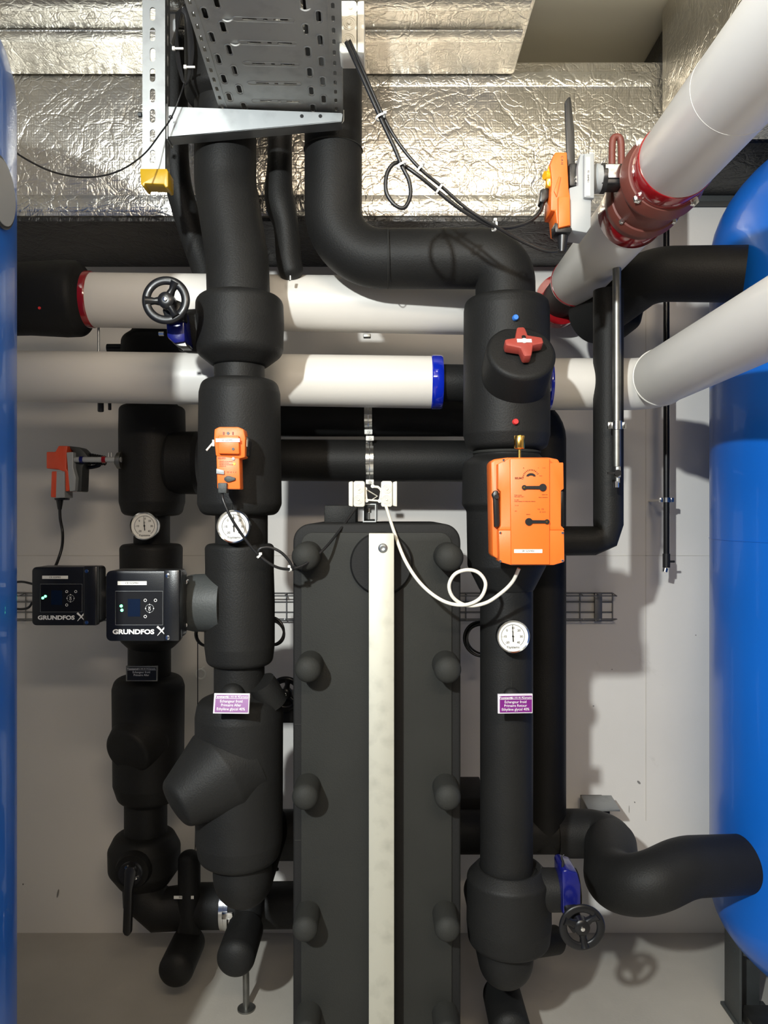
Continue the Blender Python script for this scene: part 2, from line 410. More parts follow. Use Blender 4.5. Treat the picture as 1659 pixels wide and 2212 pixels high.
leg(TR, 1.035, 2.28, .42)
b = B(); b.box((1.115, 2.20, .022), (.13, .16, .036), bev=.004); b.build('base_pad', 'steel', TR); leg(TR, 1.75, 1.95, .40)
b = B(); b.box((1.12, 2.26, .20), (.18, .008, .045), rot=(0, .32, 0)); b.build('brace', 'dark_grey', TR)
b = B(); b.torus((1.43, 2.2, 1.42), .4605, .0012, (0, 0, 1), 128, 8); b.build('weld_seam', 'tank', TR)
TL = tank('tall blue storage tank cut off by the left edge of the photo', -1.119, 1.3, .45, .30, 2.28, .30)
leg(TL, -1.35, 1.12, .35); leg(TL, -1.0, 1.6, .35)
# name plate on the left tank
dv = Vector((-.5, 1, 0)).normalized(); cc = Vector((-1.119, 1.3, 0)); tb = dv.dot(cc); dd = (cc-dv*tb).length; hit = dv*(tb-math.sqrt(.45**2-dd**2))
nrm = (hit-cc).normalized(); ct = hit+Vector((0, 0, PZ(415, hit.y)))+nrm*.001
b = B(); b.lathe([(.062, 0), (.062, .003), (.058, .004)], ct, nrm, 48); b.build('badge', 'black', TL)['label'] = 'round badge with black rim'
b = B(); b.lathe([(.056, .003), (.056, .0055)], ct, nrm, 48); b.build('badge_face', 'grey', TL)

# ------------------------------------------------------------------ white jacketed pipes
YW = 2.18
rw = L(60, YW)
t = T('insulated_pipe', 'white-jacketed pipe, upper of the two running across behind the columns', 'pipe', P(600, 720, YW))
b = B(); b.tube([P(186, 648, YW), P(1060, 662, YW)], [L(57.5, YW), L(61, YW)], 48); b.build('jacket', 'pvc', t)
b = B(); b.lathe([(L(58.5, YW), 0), (L(60, YW), .003), (L(60, YW), L(30, YW)), (L(58.5, YW), L(33, YW))], P(170, 647, YW), (1, 0, -.016), 64); b.build('end_band', 'red_tape', t)['label'] = 'glossy red end band'
t = T('insulated_pipe', 'black rubber-insulated pipe end with red spot at the red band, left', 'pipe', P(100, 725, YW))
b = B(); b.tube(fillet([P(-60, 646, YW), P(140, 645, YW), P(172, 647, YW)], .05), L(80, YW), 48)
b = B(); p = fillet([Vector((L(h, YW), PX(x, YW), 0)) for h, x in ((80, -80), (77, 60), (81, 140), (80, 175), (57, 192), (50, 200))], L(20, YW), 6)
b.lathe([(q.x, q.y) for q in p], (0, YW, PZ(646, YW)), (1, 0, 0), 64); b.build('lagging', 'rubber', t)
b = B(); b.lathe([(.004, 0), (.004, .002)], P(117, 684, YW)+Vector((0, -L(70, YW), 0)), (0, -1, 0), 16); b.build('red_spot', 'cap_red', t)
b = B(); b.tube([P(-60, 811, YW), P(934, 826, YW)], [L(54.5, YW), L(56, YW)], 48)
t = T('insulated_pipe', 'white-jacketed pipe with a blue end band, lower of the two running across', 'pipe', P(500, 880, YW))
b.build('jacket', 'pvc', t)
b = B(); b.lathe([(L(56, YW), 0), (L(58, YW), .003), (L(58, YW), L(20, YW)), (L(56, YW), L(24, YW))], P(931, 826, YW), (1, 0, 0), 64); b.build('end_band', 'blue_tape', t)['label'] = 'glossy blue end band'
b = B(); b.cyl(P(950, 827, YW), P(1010, 828, YW), L(40, YW)); b.build('sleeve', 'rubber', t)['label'] = 'black rubber sleeve'
b = B(); b.cyl(P(1180, 830, YW), P(1187, 830, YW), L(58, YW), 64, .002); b.build('end_band', 'blue_tape', t)
# elbow on the right that turns toward the viewer
XR = .75; ZR = PZ(830, YW)
t = T('insulated_pipe', 'white-jacketed pipe with an elbow coming forward at the lower right', 'pipe', (XR, YW, ZR-.08))
rr = L(55.5, YW)
b = B(); b.tube(fillet([(PX(1186, YW), YW, ZR), (XR+.02, YW, ZR), (XR+.0, YW-.16, ZR+.005)], .115, 14)+[], rr, 48, caps=False); b.build('elbow', 'pvc', t)
b = B(); b.tube([(XR+.0, YW-.10, ZR+.003), (XR+.02, .9, ZR+.03)], [rr*1.045, rr*1.03], 56); b.build('jacket', 'pvc', t)
b = B(); b.torus((XR, YW-.10, ZR+.003), rr*1.04, .003, (0, 1, 0), 56, 8); b.build('edge_bead', 'pvc', t)
# upper right pipe toward the viewer
XA, ZA, ra = .60, 2.22, .079
ax = (0, 1, 0)
def seg(name, m, y0, y1, r, par, bev=.003): 
    b = B(); b.cyl((XA, y0, ZA), (XA, y1, ZA), r, 72, bev); return b.build(name, m, par)
t = T('insulated_pipe', 'thick white-jacketed pipe coming forward at the top right, nearer the viewer than the valve', 'pipe', (XA, 1.2, ZA-.09))
seg('jacket', 'pvc', .75, 1.575, ra, t, .001); seg('end_band', 'red_tape', 1.568, 1.625, ra*1.03, t)
b = B(); b.torus((XA, 1.31, ZA), ra, .0005, ax, 64, 8); b.build('jacket_joint', 'pvc', t)
t = T('insulated_pipe', 'short white-jacketed pipe between the red-brown valve and the wall', 'pipe', (XA, 2.1, ZA-.09))
seg('jacket', 'pvc', 1.86, 2.40, ra*.98, t, .001); seg('end_band', 'red_tape', 1.80, 1.866, ra*1.03, t); seg('end_band', 'red_tape', 2.395, 2.41, ra*1.0, t)
b = B(); b.cyl((XA, 2.40, ZA), (XA, 2.66, ZA), ra*.80, 48); b.build('sleeve', 'rubber', t)['label'] = 'black rubber sleeve'
b = B(); b.lathe([(ra*.80, 0), (ra*1.08, 0), (ra*1.10, .02), (ra*1.10, .05)], (XA, 2.60, ZA), (0, 1, 0), 64); b.build('wall_band', 'red_tape', t)
# valve with red-brown flanges
v = T('butterfly_valve', 'butterfly valve with red-brown flanges between two red bands, top right', 'valve', (XA, 1.71, ZA-.1))
b = B(); b.lathe([(ra*.9, 0), (ra*1.06, .004), (ra*1.16, .03), (ra*1.16, .038), (ra*1.08, .052), (ra*.9, .06)], (XA, 1.622, ZA), ax, 72); b.build('flange', 'brown_rubber', v)
b = B(); b.lathe([(ra*.9, 0), (ra*1.06, .004), (ra*1.13, .02), (ra*1.13, .028), (ra*1.05, .055), (ra*.9, .06)], (XA, 1.745, ZA), ax, 72); b.build('flange', 'brown_rubber', v)
seg('valve_body', 'brown_rubber', 1.66, 1.76, ra*1.01, v)
zz = P(1330, 385, 1.70)
b = B(); b.box((zz.x-.003, 1.70, zz.z), (.075, .05, .045), bev=.004); b.build('stem_bracket', 'black', v)
b = B(); b.box((PX(1322, 1.68), 1.672, zz.z+.003), (.034, .004, .030), bev=.001); b.build('clamp_plate', 'chrome', v)
b = B(); b.cyl(P(1306, 385, 1.70), P(1352, 385, 1.70), .016); b.build('stem', 'black', v)
b = B()
def hexb(b, c, d_, r, h): b.lathe([(r, 0), (r, h), (r*.8, h+.001)], c, d_, 6)
cpt = Vector((XA, 0, ZA))
def onvalve(ang, y, r): return Vector((XA+r*cos(ang), y, ZA+r*sin(ang)))
for k in range(4):
    a = radians(222)+k*pi/2; b = B(); hexb(b, onvalve(a, 1.632, ra*1.06), (0, -1, 0), .010, .008); b.build('bolt', 'chrome', v)
    b = B(); hexb(b, onvalve(a+.05, 1.752, ra*1.06), (0, -1, 0), .006, .008); b.build('bolt', 'chrome', v)
ar = [P(x, y, 1.74) for x, y in ((1322, 400), (1322, 330), (1324, 302), (1332, 296), (1340, 302), (1342, 330), (1342, 400))]
t = T('insulated_loop', 'red-brown rubber loop standing up beside the flanged valve', 'pipe loop', P(1332, 400, 1.74))
b = B(); b.tube(smooth(ar), L(7.5, 1.74), 16); b.build('loop', 'brown_rubber', t)

# ------------------------------------------------------------------ generic builders
def sticker(parent, x, y, w, h, Y, s_, size=None, m='paper', ink='ink', local=False):
    b = B(); b.box(P(x, y, Y), (L(w, Y), .0008, L(h, Y))); o = b.build('sticker', m, parent)
    text(s_, size or L(h*.75, Y), P(x, y, Y)+Vector((0, -.0006, 0)), ink, o)
    return o
def thermometer(label, px, py, r, Y, ang=-5, back=.07):
    c = P(px, py, Y); R = L(r, Y); t = T('thermometer', label, 'thermometer', c, (0, 0, 0), 'round dial thermometers on the pipes')
    b = B(); b.lathe([(R*.6, back), (R*.9, .018), (R*.99, .016), (R, .012), (R, -.004), (R*.97, -.006), (R*.90, -.004), (R*.88, 0), (R*.88, .004)], (0, 0, 0), (0, 1, 0), 64)
    b.build('bezel', 'chrome', t, True)
    b = B(); b.cyl((0, .001, 0), (0, .006, 0), R*.885, 64); f = b.build('dial', 'paper', t, True)
    arc = [Vector((R*.70*sin(a), .0003, R*.70*cos(a))) for a in [radians(-140+280*k/40) for k in range(41)]]
    b = B(); b.tube(arc, R*.010, 6)
    for k in range(61):
        a = radians(-140+280*k/60); q = .64 if k % 10 == 0 else .67
        b.tube([Vector((R*q*sin(a), .0003, R*q*cos(a))), Vector((R*.70*sin(a), .0003, R*.70*cos(a)))], R*.007, 4)
    b.build('scale', 'ink', f, True)
    for k, s_ in enumerate(('-20', '-10', '0', '10', '20', '30', '40')):
        a = radians(-138+276*k/6); text(s_, R*.19, (R*.5*sin(a), 0, R*.5*cos(a)), 'ink', f, local=True, name='numeral')
    text('Ysystems', R*.2, (0, 0, -R*.66), 'ink', f, sx=1.05, local=True); text('°C', R*.13, (0, 0, R*.24), 'ink', f, local=True)
    a = radians(ang); b = B()
    b.tube([Vector((-R*.32*sin(a), -.001, -R*.32*cos(a))), Vector((0, -.001, 0)), Vector((R*.68*sin(a), -.001, R*.68*cos(a)))], [R*.035, R*.03, R*.008], 6)
    b.lathe([(R*.06, 0), (R*.06, .002)], (0, 0, 0), (0, -1, 0), 16); b.build('pointer', 'black', t, True)
    return t
def handwheel(parent, c, R, ang0=90, facing=(0, -1, 0), mname='gloss_black', dep=.02):
    c = Vector(c); f = Vector(facing).normalized(); u = f.cross(Vector((0, 0, 1))).normalized()*-1; w = Vector((0, 0, 1))
    b = B(); b.torus(c, R*.82, R*.18, f, 64, 16, flat=.55); 
    for k in range(3):
        a = radians(ang0+120*k); d_ = u*cos(a)+w*sin(a)
        b.tube([c+d_*R*.15-f*dep*.3, c+d_*R*.5-f*dep*.2, c+d_*R*.86], [R*.22, R*.14, R*.22], 12)
    b.lathe([(R*.34, -dep), (R*.34, R*.06), (R*.28, R*.12), (R*.12, R*.14)], c, f, 40)
    h = b.build('handwheel', mname, parent)
    b = B(); b.lathe([(R*.09, R*.12), (R*.09, R*.19), (R*.06, R*.20)], c, f, 6 if False else 20); b.build('center_screw', 'chrome', h)
    return h
def nameplate(label, x, y, w, h, Y, m, lines, rot=(0, 0, 0), back=.05, frame='acrylic'):
    c = P(x, y, Y); t = T('name_plate', label, 'sign', c, rot, 'engraved pipe name plates'); Wd, H = L(w, Y), L(h, Y)
    b = B(); b.box((0, .003, 0), (Wd, .008, H), bev=.001); f = b.build('holder', frame, t, True)
    b = B(); b.box((.001, -.0015, -.0005), (Wd*.92, .002, H*.84)); p = b.build('plate', m, t, True)
    b = B(); b.box((.001, -.0029, H*.24), (Wd*.90, .0008, .0007)); b.build('rule', 'white_ink', p, True)
    text('Ysystems', H*.17, (-Wd*.28, -.003, H*.32), 'white_ink', p, sx=1.1, local=True, bold=.0001); text('022 355 00 75', H*.12, (Wd*.04, -.003, H*.32), 'white_ink', p, local=True); text('Clymatic', H*.14, (Wd*.33, -.003, H*.32), 'white_ink', p, local=True)
    for k, s_ in enumerate(lines): text(s_, H*.19, (0, -.003, H*.10-k*H*.19), 'white_ink', p, sx=.95, local=True)
    b = B(); b.cyl((0, .006, 0), (0, back, 0), .008); b.build('stand_off', 'black', t, True)
    return t
def vpipe(b, cx, Y, r, y0, y1, n=56): b.tube([P(cx, y0, Y), P(cx, y1, Y)], L(r, Y), n)
def seamline(t, cx, Y, r, y0, y1, ang):
    """glued lengthwise seam on an upright pipe"""
    R = L(r, Y); x = PX(cx, Y)+R*sin(ang); y = Y-R*cos(ang)
    b = B(); b.tube([(x, y, PZ(y0, Y)), (x, y, PZ(y1, Y))], .0009, 6); return b.build('glue_seam', 'plate', t)

# ------------------------------------------------------------------ heat exchanger
YE = 1.92
he = T('plate_heat_exchanger', 'big black-lagged plate heat exchanger with a vertical galvanised bar', 'heat exchanger', (PX(815, YE), 2.1, 0))
xl, xr, zt = PX(633, YE), PX(995, YE), PZ(1131, YE)
def rrect(x0, x1, z0, z1, r, Y):
    q = [Vector((x0, Y, z0)), Vector((x1, Y, z0)), Vector((x1, Y, z1)), Vector((x0, Y, z1))]; o = []
    for i in range(4):
        a, b_, c = q[i-1], q[i], q[(i+1) % 4]
        if i < 2: o.append(b_)
        else: o += fillet([(a+b_)/2, b_, (b_+c)/2], r, 6)[1:-1]
    return o
b = B(); b.prism(rrect(xl, xr, .004, zt, .045, YE), (0, .46, 0), .012, 3); b.build('lagging_block', 'band', he)
b = B(); b.prism(rrect(xl+.020, xr-.022, .01, zt-.022, .03, YE-.006), (0, .02, 0), .003, 2); b.build('front_panel', 'plate', he)
b = B(); b.box((PX(863, YE), YE-.0075, .72), (L(17, YE), .003, 1.36), bev=.001); b.build('bar_shadow_strip', 'band', he)  # guide bar's shadow on the panel, put in as a dark strip
for y in (1565, 1815):
    b = B(); b.tube([(xl+.004, YE-.0005, PZ(y, YE)), (xl+.020, YE-.0005, PZ(y, YE))], .001, 6); b.build('glue_seam', 'plate', he)
for x0, y0, x1, y1, r in ((672, 1196, 659, 1203, 31), (970, 1196, 972, 1205, 31), (668, 1432, 664, 1448, 29), (962, 1432, 968, 1449, 30), (664, 1694, 658, 1725, 29), (958, 1694, 968, 1726, 29), (664, 1975, 658, 2012, 28), (957, 1972, 967, 2012, 28), (664, 2255, 660, 2240, 29), (957, 2255, 967, 2240, 29)):
    Yt = 1.83; tip = P(x1, y1, Yt); base = Vector((tip.x, YE, tip.z)); R = L(r, Yt)
    b = B(); b.lathe([(R*1.02, 0), (R, .01), (R*.99, YE-Yt-R*.45)]+[(R*.99*cos(a), YE-Yt-R*.45+R*.75*sin(a)) for a in [pi/2*k/8 for k in range(1, 9)]], base, (0, -1, 0), 48)
    b.build('bolt_cap', 'plate', he)
b = B(); b.lathe([(L(68, 1.9), 0), (L(68, 1.9), .018), (L(64, 1.9), .024)], P(824, 1216, YE), (0, -1, 0), 64); b.build('port_cover', 'band', he)
b = B(); b.box((PX(824, 1.84), 1.855, (PZ(1152, 1.84)+.02)/2), (L(55, 1.84), .03, PZ(1152, 1.84)-.02), bev=.002)
gb = b.build('guide_bar', 'galv', he); gb['label'] = 'pale galvanised guide bar'
b = B(); b.lathe([(.0115, 0), (.0115, .001), (.0095, .003), (.006, .0045), (.003, .003)], P(827, 1184, 1.84), (0, -1, 0), 24); b.build('bolt', 'zinc', gb)
b = B(); b.box((PX(740, 2.3), 2.25, PZ(1118, 2.2)), (.09, .16, .07), bev=.004); b.build('lagged_bracket', 'rubber', he)

# ------------------------------------------------------------------ column 2 (left of the exchanger, in front)
Y2 = 1.95
t = T('insulated_pipe', 'wide black rubber-insulated riser dropping from the ceiling above the left handwheel valve', 'pipe', P(515, 640, Y2))
b = B(); Yr = 2.0
b.tube(fillet([P(487, 24, Yr), P(487, 400, Yr), P(513, 560, Y2+.02), P(516, 660, Y2)], [0, .2, .2, 0], 10), L(66, Yr), 56)
b.build('lagging', 'rubber', t)
b = B(); b.vbody(487, Yr, [(60, 24), (86, 26), (86, 215), (62, 232), (55, 233)], 16); b.build('joint_lagging', 'rubber', t)
t = T('insulated_pipe', 'narrow black insulated pipe curving down behind the slotted steel channel', 'pipe', P(440, 620, 2.15))
b = B(); b.tube(smooth([P(372, -40, 2.13), P(376, 120, 2.13), P(378, 300, 2.13), P(386, 400, 2.14), P(414, 500, 2.16), P(445, 600, 2.2), P(450, 690, 2.25)], 8), L(28, 2.15), 36); b.build('lagging', 'rubber', t)
t = T('insulated_pipe', 'narrow black insulated pipe with a kink between the two wide risers', 'pipe', P(627, 600, 2.15))
b = B(); pp = [(605, -40, 26), (605, 290, 26), (604, 360, 27), (602, 415, 31), (608, 450, 32), (618, 490, 27), (624, 560, 27), (629, 585, 26)]
q = smooth([P(x, y, 2.12) for x, y, r in pp], 6); rs = [v_.x for v_ in smooth([(L(r, 2.12), 0, 0) for x, y, r in pp], 6)]
b.tube(q, rs, 36, dome1=True); b.build('lagging', 'rubber', t)
b = B(); b.lathe([(.004, 0), (.004, .012), (.002, .014)], P(627, 596, 2.06), (0, 0, -1), 12); b.build('drain_nipple', 'chrome', t)

v = T('butterfly_valve', 'lagged valve with black handwheel and blue gearbox at the upper left', 'valve', P(518, 790, Y2))
b = B(); b.vbody(518, Y2, [(55, 640), (93, 642), (95, 700), (93, 764), (60, 790), (55, 792)], 26); b.build('lagging', 'rubber', v)
b = B(); b.lathe([(.0, -.01), (L(42, Y2), 0), (L(46, Y2), .02), (L(50, Y2), .10)], P(388, 716, Y2), (1, 0, 0), 48); b.build('neck_lagging', 'rubber', v)
b = B(); b.ppx([(356, 672), (392, 664), (398, 690), (400, 738), (376, 742), (360, 728)], 1.84, 1.93, .006, 2); g = b.build('gearbox', 'gear_blue', v)
b = B(); b.ppx([(372, 740), (398, 736), (404, 748), (388, 748)], 1.85, 1.90, .001); b.build('stop_plate', 'steel', g)
b = B(); b.lathe([(.005, 0), (.005, .012)], P(354, 721, 1.86), (-1, 0, 0), 6); b.build('bolt', 'chrome', g)
b = B(); b.ppx([(362, 640), (392, 652), (398, 690), (360, 698), (350, 670)], 1.82, 1.86, .004); b.build('bearing_cover', 'gloss_black', g)
b = B(); b.cyl(P(359, 649, 1.79), P(359, 649, 1.86), .010); b.build('shaft', 'steel', g)
handwheel(v, P(358.5, 648.5, 1.785), L(52, 1.785), 62)

v = T('control_valve', 'tall lagged control valve behind the small orange actuator', 'valve', P(517, 1175, Y2))
b = B(); vpipe(b, 517, Y2, 54, 760, 840); b.build('spool', 'rubber', v)
b = B(); b.vbody(518, Y2, [(54, 822), (80, 823), (87, 850), (90, 1090), (80, 1112), (54, 1114)], 22); b.build('lagging', 'rubber', v)
seamline(v, 518, Y2, 89, 1055, 1108, 0)
b = B(); vpipe(b, 522, Y2, 56, 1105, 1190); b.build('spool', 'rubber', v)
b = B(); b.cyl(P(498, 960, 1.79), P(498, 960, 1.9), .018); b.build('stem', 'steel', v)

# small orange actuator
a = T('valve_actuator', 'small bright orange actuator with white tag on the left lagged valve', 'actuator', P(495, 1058, 1.78))
Ya = 1.745
b = B(); b.ppx([(463, 927), (473, 922), (514, 922), (526, 927), (530, 946), (529, 988), (516, 991), (466, 985), (462, 946)], Ya+.012, Ya+.055, .003)
b.ppx([(467, 984), (517, 984), (519, 1057), (469, 1056)], Ya+.014, Ya+.055, .003); b.build('housing', 'orange', a)
b = B(); b.ppx([(470, 941), (516, 941), (517, 981), (471, 980)], Ya, Ya+.02, .003); c_ = b.build('raised_cover', 'orange', a)
sticker(a, 492, 951, 52, 8, Ya-.001, 'SE 525M01')
for x, y, r in ((493, 936, 3.2), (504, 970, 3)):
    b = B(); b.lathe([(L(r, Ya), 0), (L(r, Ya), .002)], P(x, y, Ya+(.0125 if y < 940 else .0005)), (0, -1, 0), 20); b.build('screw_hole', 'black', c_)
for x in (483, 503):
    b = B(); b.ppx([(x-1.5, 933), (x+1.5, 933), (x+1.5, 939), (x-1.5, 939)], Ya+.0105, Ya+.013); b.build('vent_slot', 'ink_brown', a)
b = B(); b.lathe([(L(3.5, Ya), 0), (L(3.5, Ya), .0015), (L(2.2, Ya), .0016)], P(504, 991, Ya+.013), (0, -1, 0), 20); b.build('button', 'grey', a)
b = B(); b.lathe([(L(2.6, Ya), 0), (L(2, Ya), .002)], P(506, 1002, Ya+.013), (0, -1, 0), 20); b.build('status_light', 'yellow_led', a)
b = B(); b.ppx([(467, 1012), (484, 1016), (484, 1025), (467, 1023)], Ya+.009, Ya+.02, .001); b.build('switch', 'grey', a)
b = B(); b.ppx([(484, 1032), (490, 1028), (495, 1028), (508, 1032), (508, 1037), (495, 1041), (489, 1041), (484, 1037)], Ya+.008, Ya+.02, .001); b.build('selector', 'dark_grey', a)
b = B(); b.ppx([(470, 1043), (490, 1043), (489, 1065), (471, 1065)], Ya+.004, Ya+.03, .002); b.build('cable_gland', 'dark_grey', a)
text('BELIMO', L(5, Ya), P(479, 990, Ya+.0135), 'ink_brown', a)
for k, w in enumerate((18, 13, 20, 9)):
    text('ROTARY ACTUATOR 24V'[:w], L(2.6, Ya), P(474, 997+k*3.4, Ya+.0135), 'ink_brown', a, align='LEFT')
text('CE  UL  2  X', L(4, Ya), P(500, 1020, Ya+.0135), 'ink_brown', a)
b = B(); b.tube(smooth([P(463, 955, Ya+.03), P(459, 958, Ya+.03), P(446, 973, Ya+.03)]), .0025, 10); b.tube([P(461, 950, Ya+.03), P(461, 964, Ya+.03)], .003, 10)
b.tube([P(532, 950, Ya+.03), P(532, 965, Ya+.03)], .003, 10); b.build('clamp_wire', 'white', a)
b = B(); b.ppx([(529, 942), (534, 943), (538, 952), (535, 985), (530, 986)], Ya+.03, Ya+.07, .002); b.build('clamp', 'black', a)

thermometer('round dial thermometer crossed by a black cable on the nearer left column', 505, 1137, 36.5, 1.84, -2)

# pump: housing, motor, control box
def pump(tlabel, col_cx, Yc, hw, ytop, ybot, flange, box, Yb, taps, face_right, s_):
    t = T('circulation_pump', tlabel, 'pump', P(col_cx, ybot, Yc))
    b = B(); h = hw
    b.vbody(col_cx, Yc, [(h*.7, ytop), (h*.96, ytop+2), (h, ytop+28), (h*.97, (ytop+ybot)/2), (h, ybot-45), (h*.94, ybot-14), (h*.7, ybot)], 14); b.build('lagging', 'rubber', t)
    return t
# front pump
pu = T('circulation_pump', 'nearer black circulation pump with brightly lit control box, overlapping the other', 'pump', P(517, 1437, Y2))
b = B(); b.vbody(518, Y2, [(50, 1174), (74, 1174), (73, 1230), (75, 1300), (75, 1395), (70, 1432), (50, 1438)], 18); b.build('lagging', 'rubber', pu)
b = B(); b.lathe([(L(50, Y2), 0), (L(58, Y2), .003), (L(61, Y2), .02), (L(63, Y2), .09)], P(404, 1302, Y2-.02), (1, 0, 0), 56); b.build('pump_head', 'dark_grey', pu)
b = B(); b.lathe([(L(50, Y2), -.008), (L(56, Y2), -.004), (L(57, Y2), .006), (L(52, Y2), .012)], P(396, 1302, Y2-.02), (1, 0, 0), 56)
cl = b.build('clamp_ring', 'chrome', pu)
for dy in (-46, 46):
    b = B(); b.lathe([(.006, 0), (.006, .02), (.004, .022)], P(404, 1302+dy, Y2-.07), (0, -1, 0), 16); b.build('bolt', 'chrome', cl)
b = B(); b.lathe([(L(44, Y2), 0), (L(50, Y2), .02), (L(50, Y2), .08)], P(330, 1302, Y2-.02), (1, 0, 0), 56)
for k in range(9): b.torus(P(370+k*2.5, 1302, Y2-.02), L(51, Y2), .002, (1, 0, 0), 40, 6)
b.build('motor', 'pump_black', pu)
def control_box(pu, x0, y0, x1, y1, Y, k, tagtxt, name):
    w, h = x1-x0, y1-y0
    b = B(); b.ppx([(x0, y0), (x1, y0), (x1, y1), (x0, y1)], Y, Y+.075, .006, 3, rnd=.012); bx = b.build('control_box', 'pump_black', pu)
    b = B(); xs = x0+w*.79; b.ppx([(xs, y0-w*.015), (x1+w*.01, y0-w*.015), (x1+w*.01, y1+w*.005), (xs, y1+w*.005)], Y-.006, Y+.02, .005, 2); b.build('side_cover', 'pump_black', bx)
    for yy in (y0+h*.07, y1-h*.05):
        b = B(); b.lathe([(.005, 0), (.005, .001), (.003, .0015)], P(x0+w*.85, yy, Y-.006), (0, -1, 0), 16); b.build('screw', 'chrome', bx)
    # display window, flush gloss panel
    b = B(); b.ppx([(x0+w*.13, y0+h*.29), (x0+w*.78, y0+h*.29), (x0+w*.78, y0+h*.77), (x0+w*.13, y0+h*.77)], Y-.0015, Y+.004, .0006, 1, rnd=.004); dw = b.build('display_window', 'gloss_black', bx)
    b = B(); fr = [P(x, y, Y-.0018) for x, y in ((x0+w*.13, y0+h*.29), (x0+w*.78, y0+h*.29), (x0+w*.78, y0+h*.77), (x0+w*.13, y0+h*.77))]; b.tube(fr, .0004, 6, closed=True); b.build('window_outline', 'grey', dw)
    b = B(); b.ppx([(x0+w*.30, y0+h*.40), (x0+w*.47, y0+h*.40), (x0+w*.47, y0+h*.65), (x0+w*.30, y0+h*.65)], Y-.002, Y+.001); b.build('screen', 'screen', dw)
    for dx, dy in ((.21, .50), (.22, .56)) if k else ((.17, .53), (.21, .50)):
        b = B(); b.lathe([(L(w*.020, Y), 0), (L(w*.02, Y), .001)], P(x0+w*dx, y0+h*dy, Y-.0015), (0, -1, 0), 20); b.build('status_light', 'green_led', dw)
    c = P(x0+w*.60, y0+h*.535, Y-.0017)
    b = B(); b.torus(c, L(w*.055, Y), .0005, (0, 1, 0), 32, 6); b.build('key_ring', 'grey', dw)
    text('OK', L(w*.045, Y), c, 'white_ink', dw, spin=pi/2)
    for a_ in range(4):
        cc_ = c+Vector((cos(a_*pi/2), 0, sin(a_*pi/2)))*L(w*.055, Y)
        b = B(); b.lathe([(L(w*.012, Y), 0), (L(w*.012, Y), .0006)], cc_, (0, -1, 0), 3); b.build('arrow_key', 'white_ink', dw)
    for dx, dy in ((.54, .42), (.68, .42), (.54, .65)):
        b = B(); b.torus(P(x0+w*dx, y0+h*dy, Y-.0017), L(w*.018, Y), .0007, (0, 1, 0), 20, 6); b.build('round_key', 'white_ink', dw)
    text('GRUNDFOS', L(w*.088, Y), P(x0+w*.09, y0+h*.87, Y-.001), 'white_ink', bx, sx=1.22, bold=.0006, align='LEFT')
    # crossed propeller mark
    b = B(); q = P(x0+w*.765, y0+h*.865, Y-.001); s = L(w*.06, Y)
    for sg in (1, -1):
        p_ = smooth([q+Vector((-sg*s*.95, 0, -s*.9)), q+Vector((-sg*s*.3, 0, -s*.15)), q+Vector((sg*s*.35, 0, s*.55)), q+Vector((sg*s, 0, s*1.15))], 5)
        b.tube(p_, [s*(.06+.22*i/(len(p_)-1)) for i in range(len(p_))], 8)
    m_ = b.build('logo_mark', 'white_ink', bx)
    sticker(bx, x0+w*.36, y0+h*.175, w*.40, h*.055, Y-.001, tagtxt)
    return bx
control_box(pu, 229, 1233, 386, 1385, 1.79, 1, 'CE 525M01', 'b')
# spool below pump
v = T('insulated_pipe', 'short black insulated pipe between the nearer pump and the cone-branched strainer', 'pipe', P(517, 1520, Y2))
b = B(); vpipe(b, 517, Y2, 54, 1425, 1530); b.build('lagging', 'rubber', v)
b = B(); b.lathe([(L(26, 1.9), 0), (L(25, 1.9), .03)]+[(L(25, 1.9)*cos(a), .03+.02*sin(a)) for a in [pi/2*k/6 for k in range(1, 7)]], P(506, 1502, 1.90), (0, -1, .25), 40); b.build('test_plug', 'rubber', v)
# strainer
v = T('strainer', 'large lagged strainer with a blunt cone branch jutting down to the left', 'strainer', P(517, 1865, Y2))
b = B(); b.vbody(517, Y2, [(50, 1497), (88, 1512), (94, 1545), (93, 1810), (86, 1850), (62, 1863)], 22); b.build('lagging', 'rubber', v)
b = B(); b.lathe([(L(30, Y2), 0), (L(32, Y2), .05), (L(30, Y2), .07)], P(592, 1520, Y2-.01), (-.25, -.2, .5), 40); b.build('test_plug', 'rubber', v)
ax2 = Vector((-.72, -.55, -.42)).normalized(); o2 = P(478, 1668, Y2-.03)
pr = fillet([Vector((.114, -.06, 0)), Vector((.114, .01, 0)), Vector((.060, .132, 0)), Vector((.0, .142, 0))], .022, 6)
b = B(); b.lathe([(q.x, q.y) for q in pr], o2, ax2, 64); b.build('branch_cap', 'rubber', v)
# elbow under strainer
v = T('insulated_pipe', 'black insulated elbow turning back below the cone-branched strainer', 'pipe', P(524, 1965, Y2))
b = B(); b.tube(fillet([P(524, 1855, Y2), (PX(524, Y2), Y2, PZ(1905, Y2)), (PX(524, Y2), 2.30, PZ(1905, Y2)-.0), (PX(500, 2.42), 2.40, PZ(1930, Y2))], [0, .085, .05, 0], 14), [L(63, Y2)]+[L(63, Y2)]*40, 56); b.build('lagging', 'rubber', v)
nameplate('pink-looking purple name plate catching the glare on the left strainer', 500, 1519.5, 78, 43, 1.80, 'purple', ('Echangeur froid', 'Primaire Aller', 'Ethylène glycol 40%'), rot=(radians(-15.5), 0, radians(-2)), back=.05)

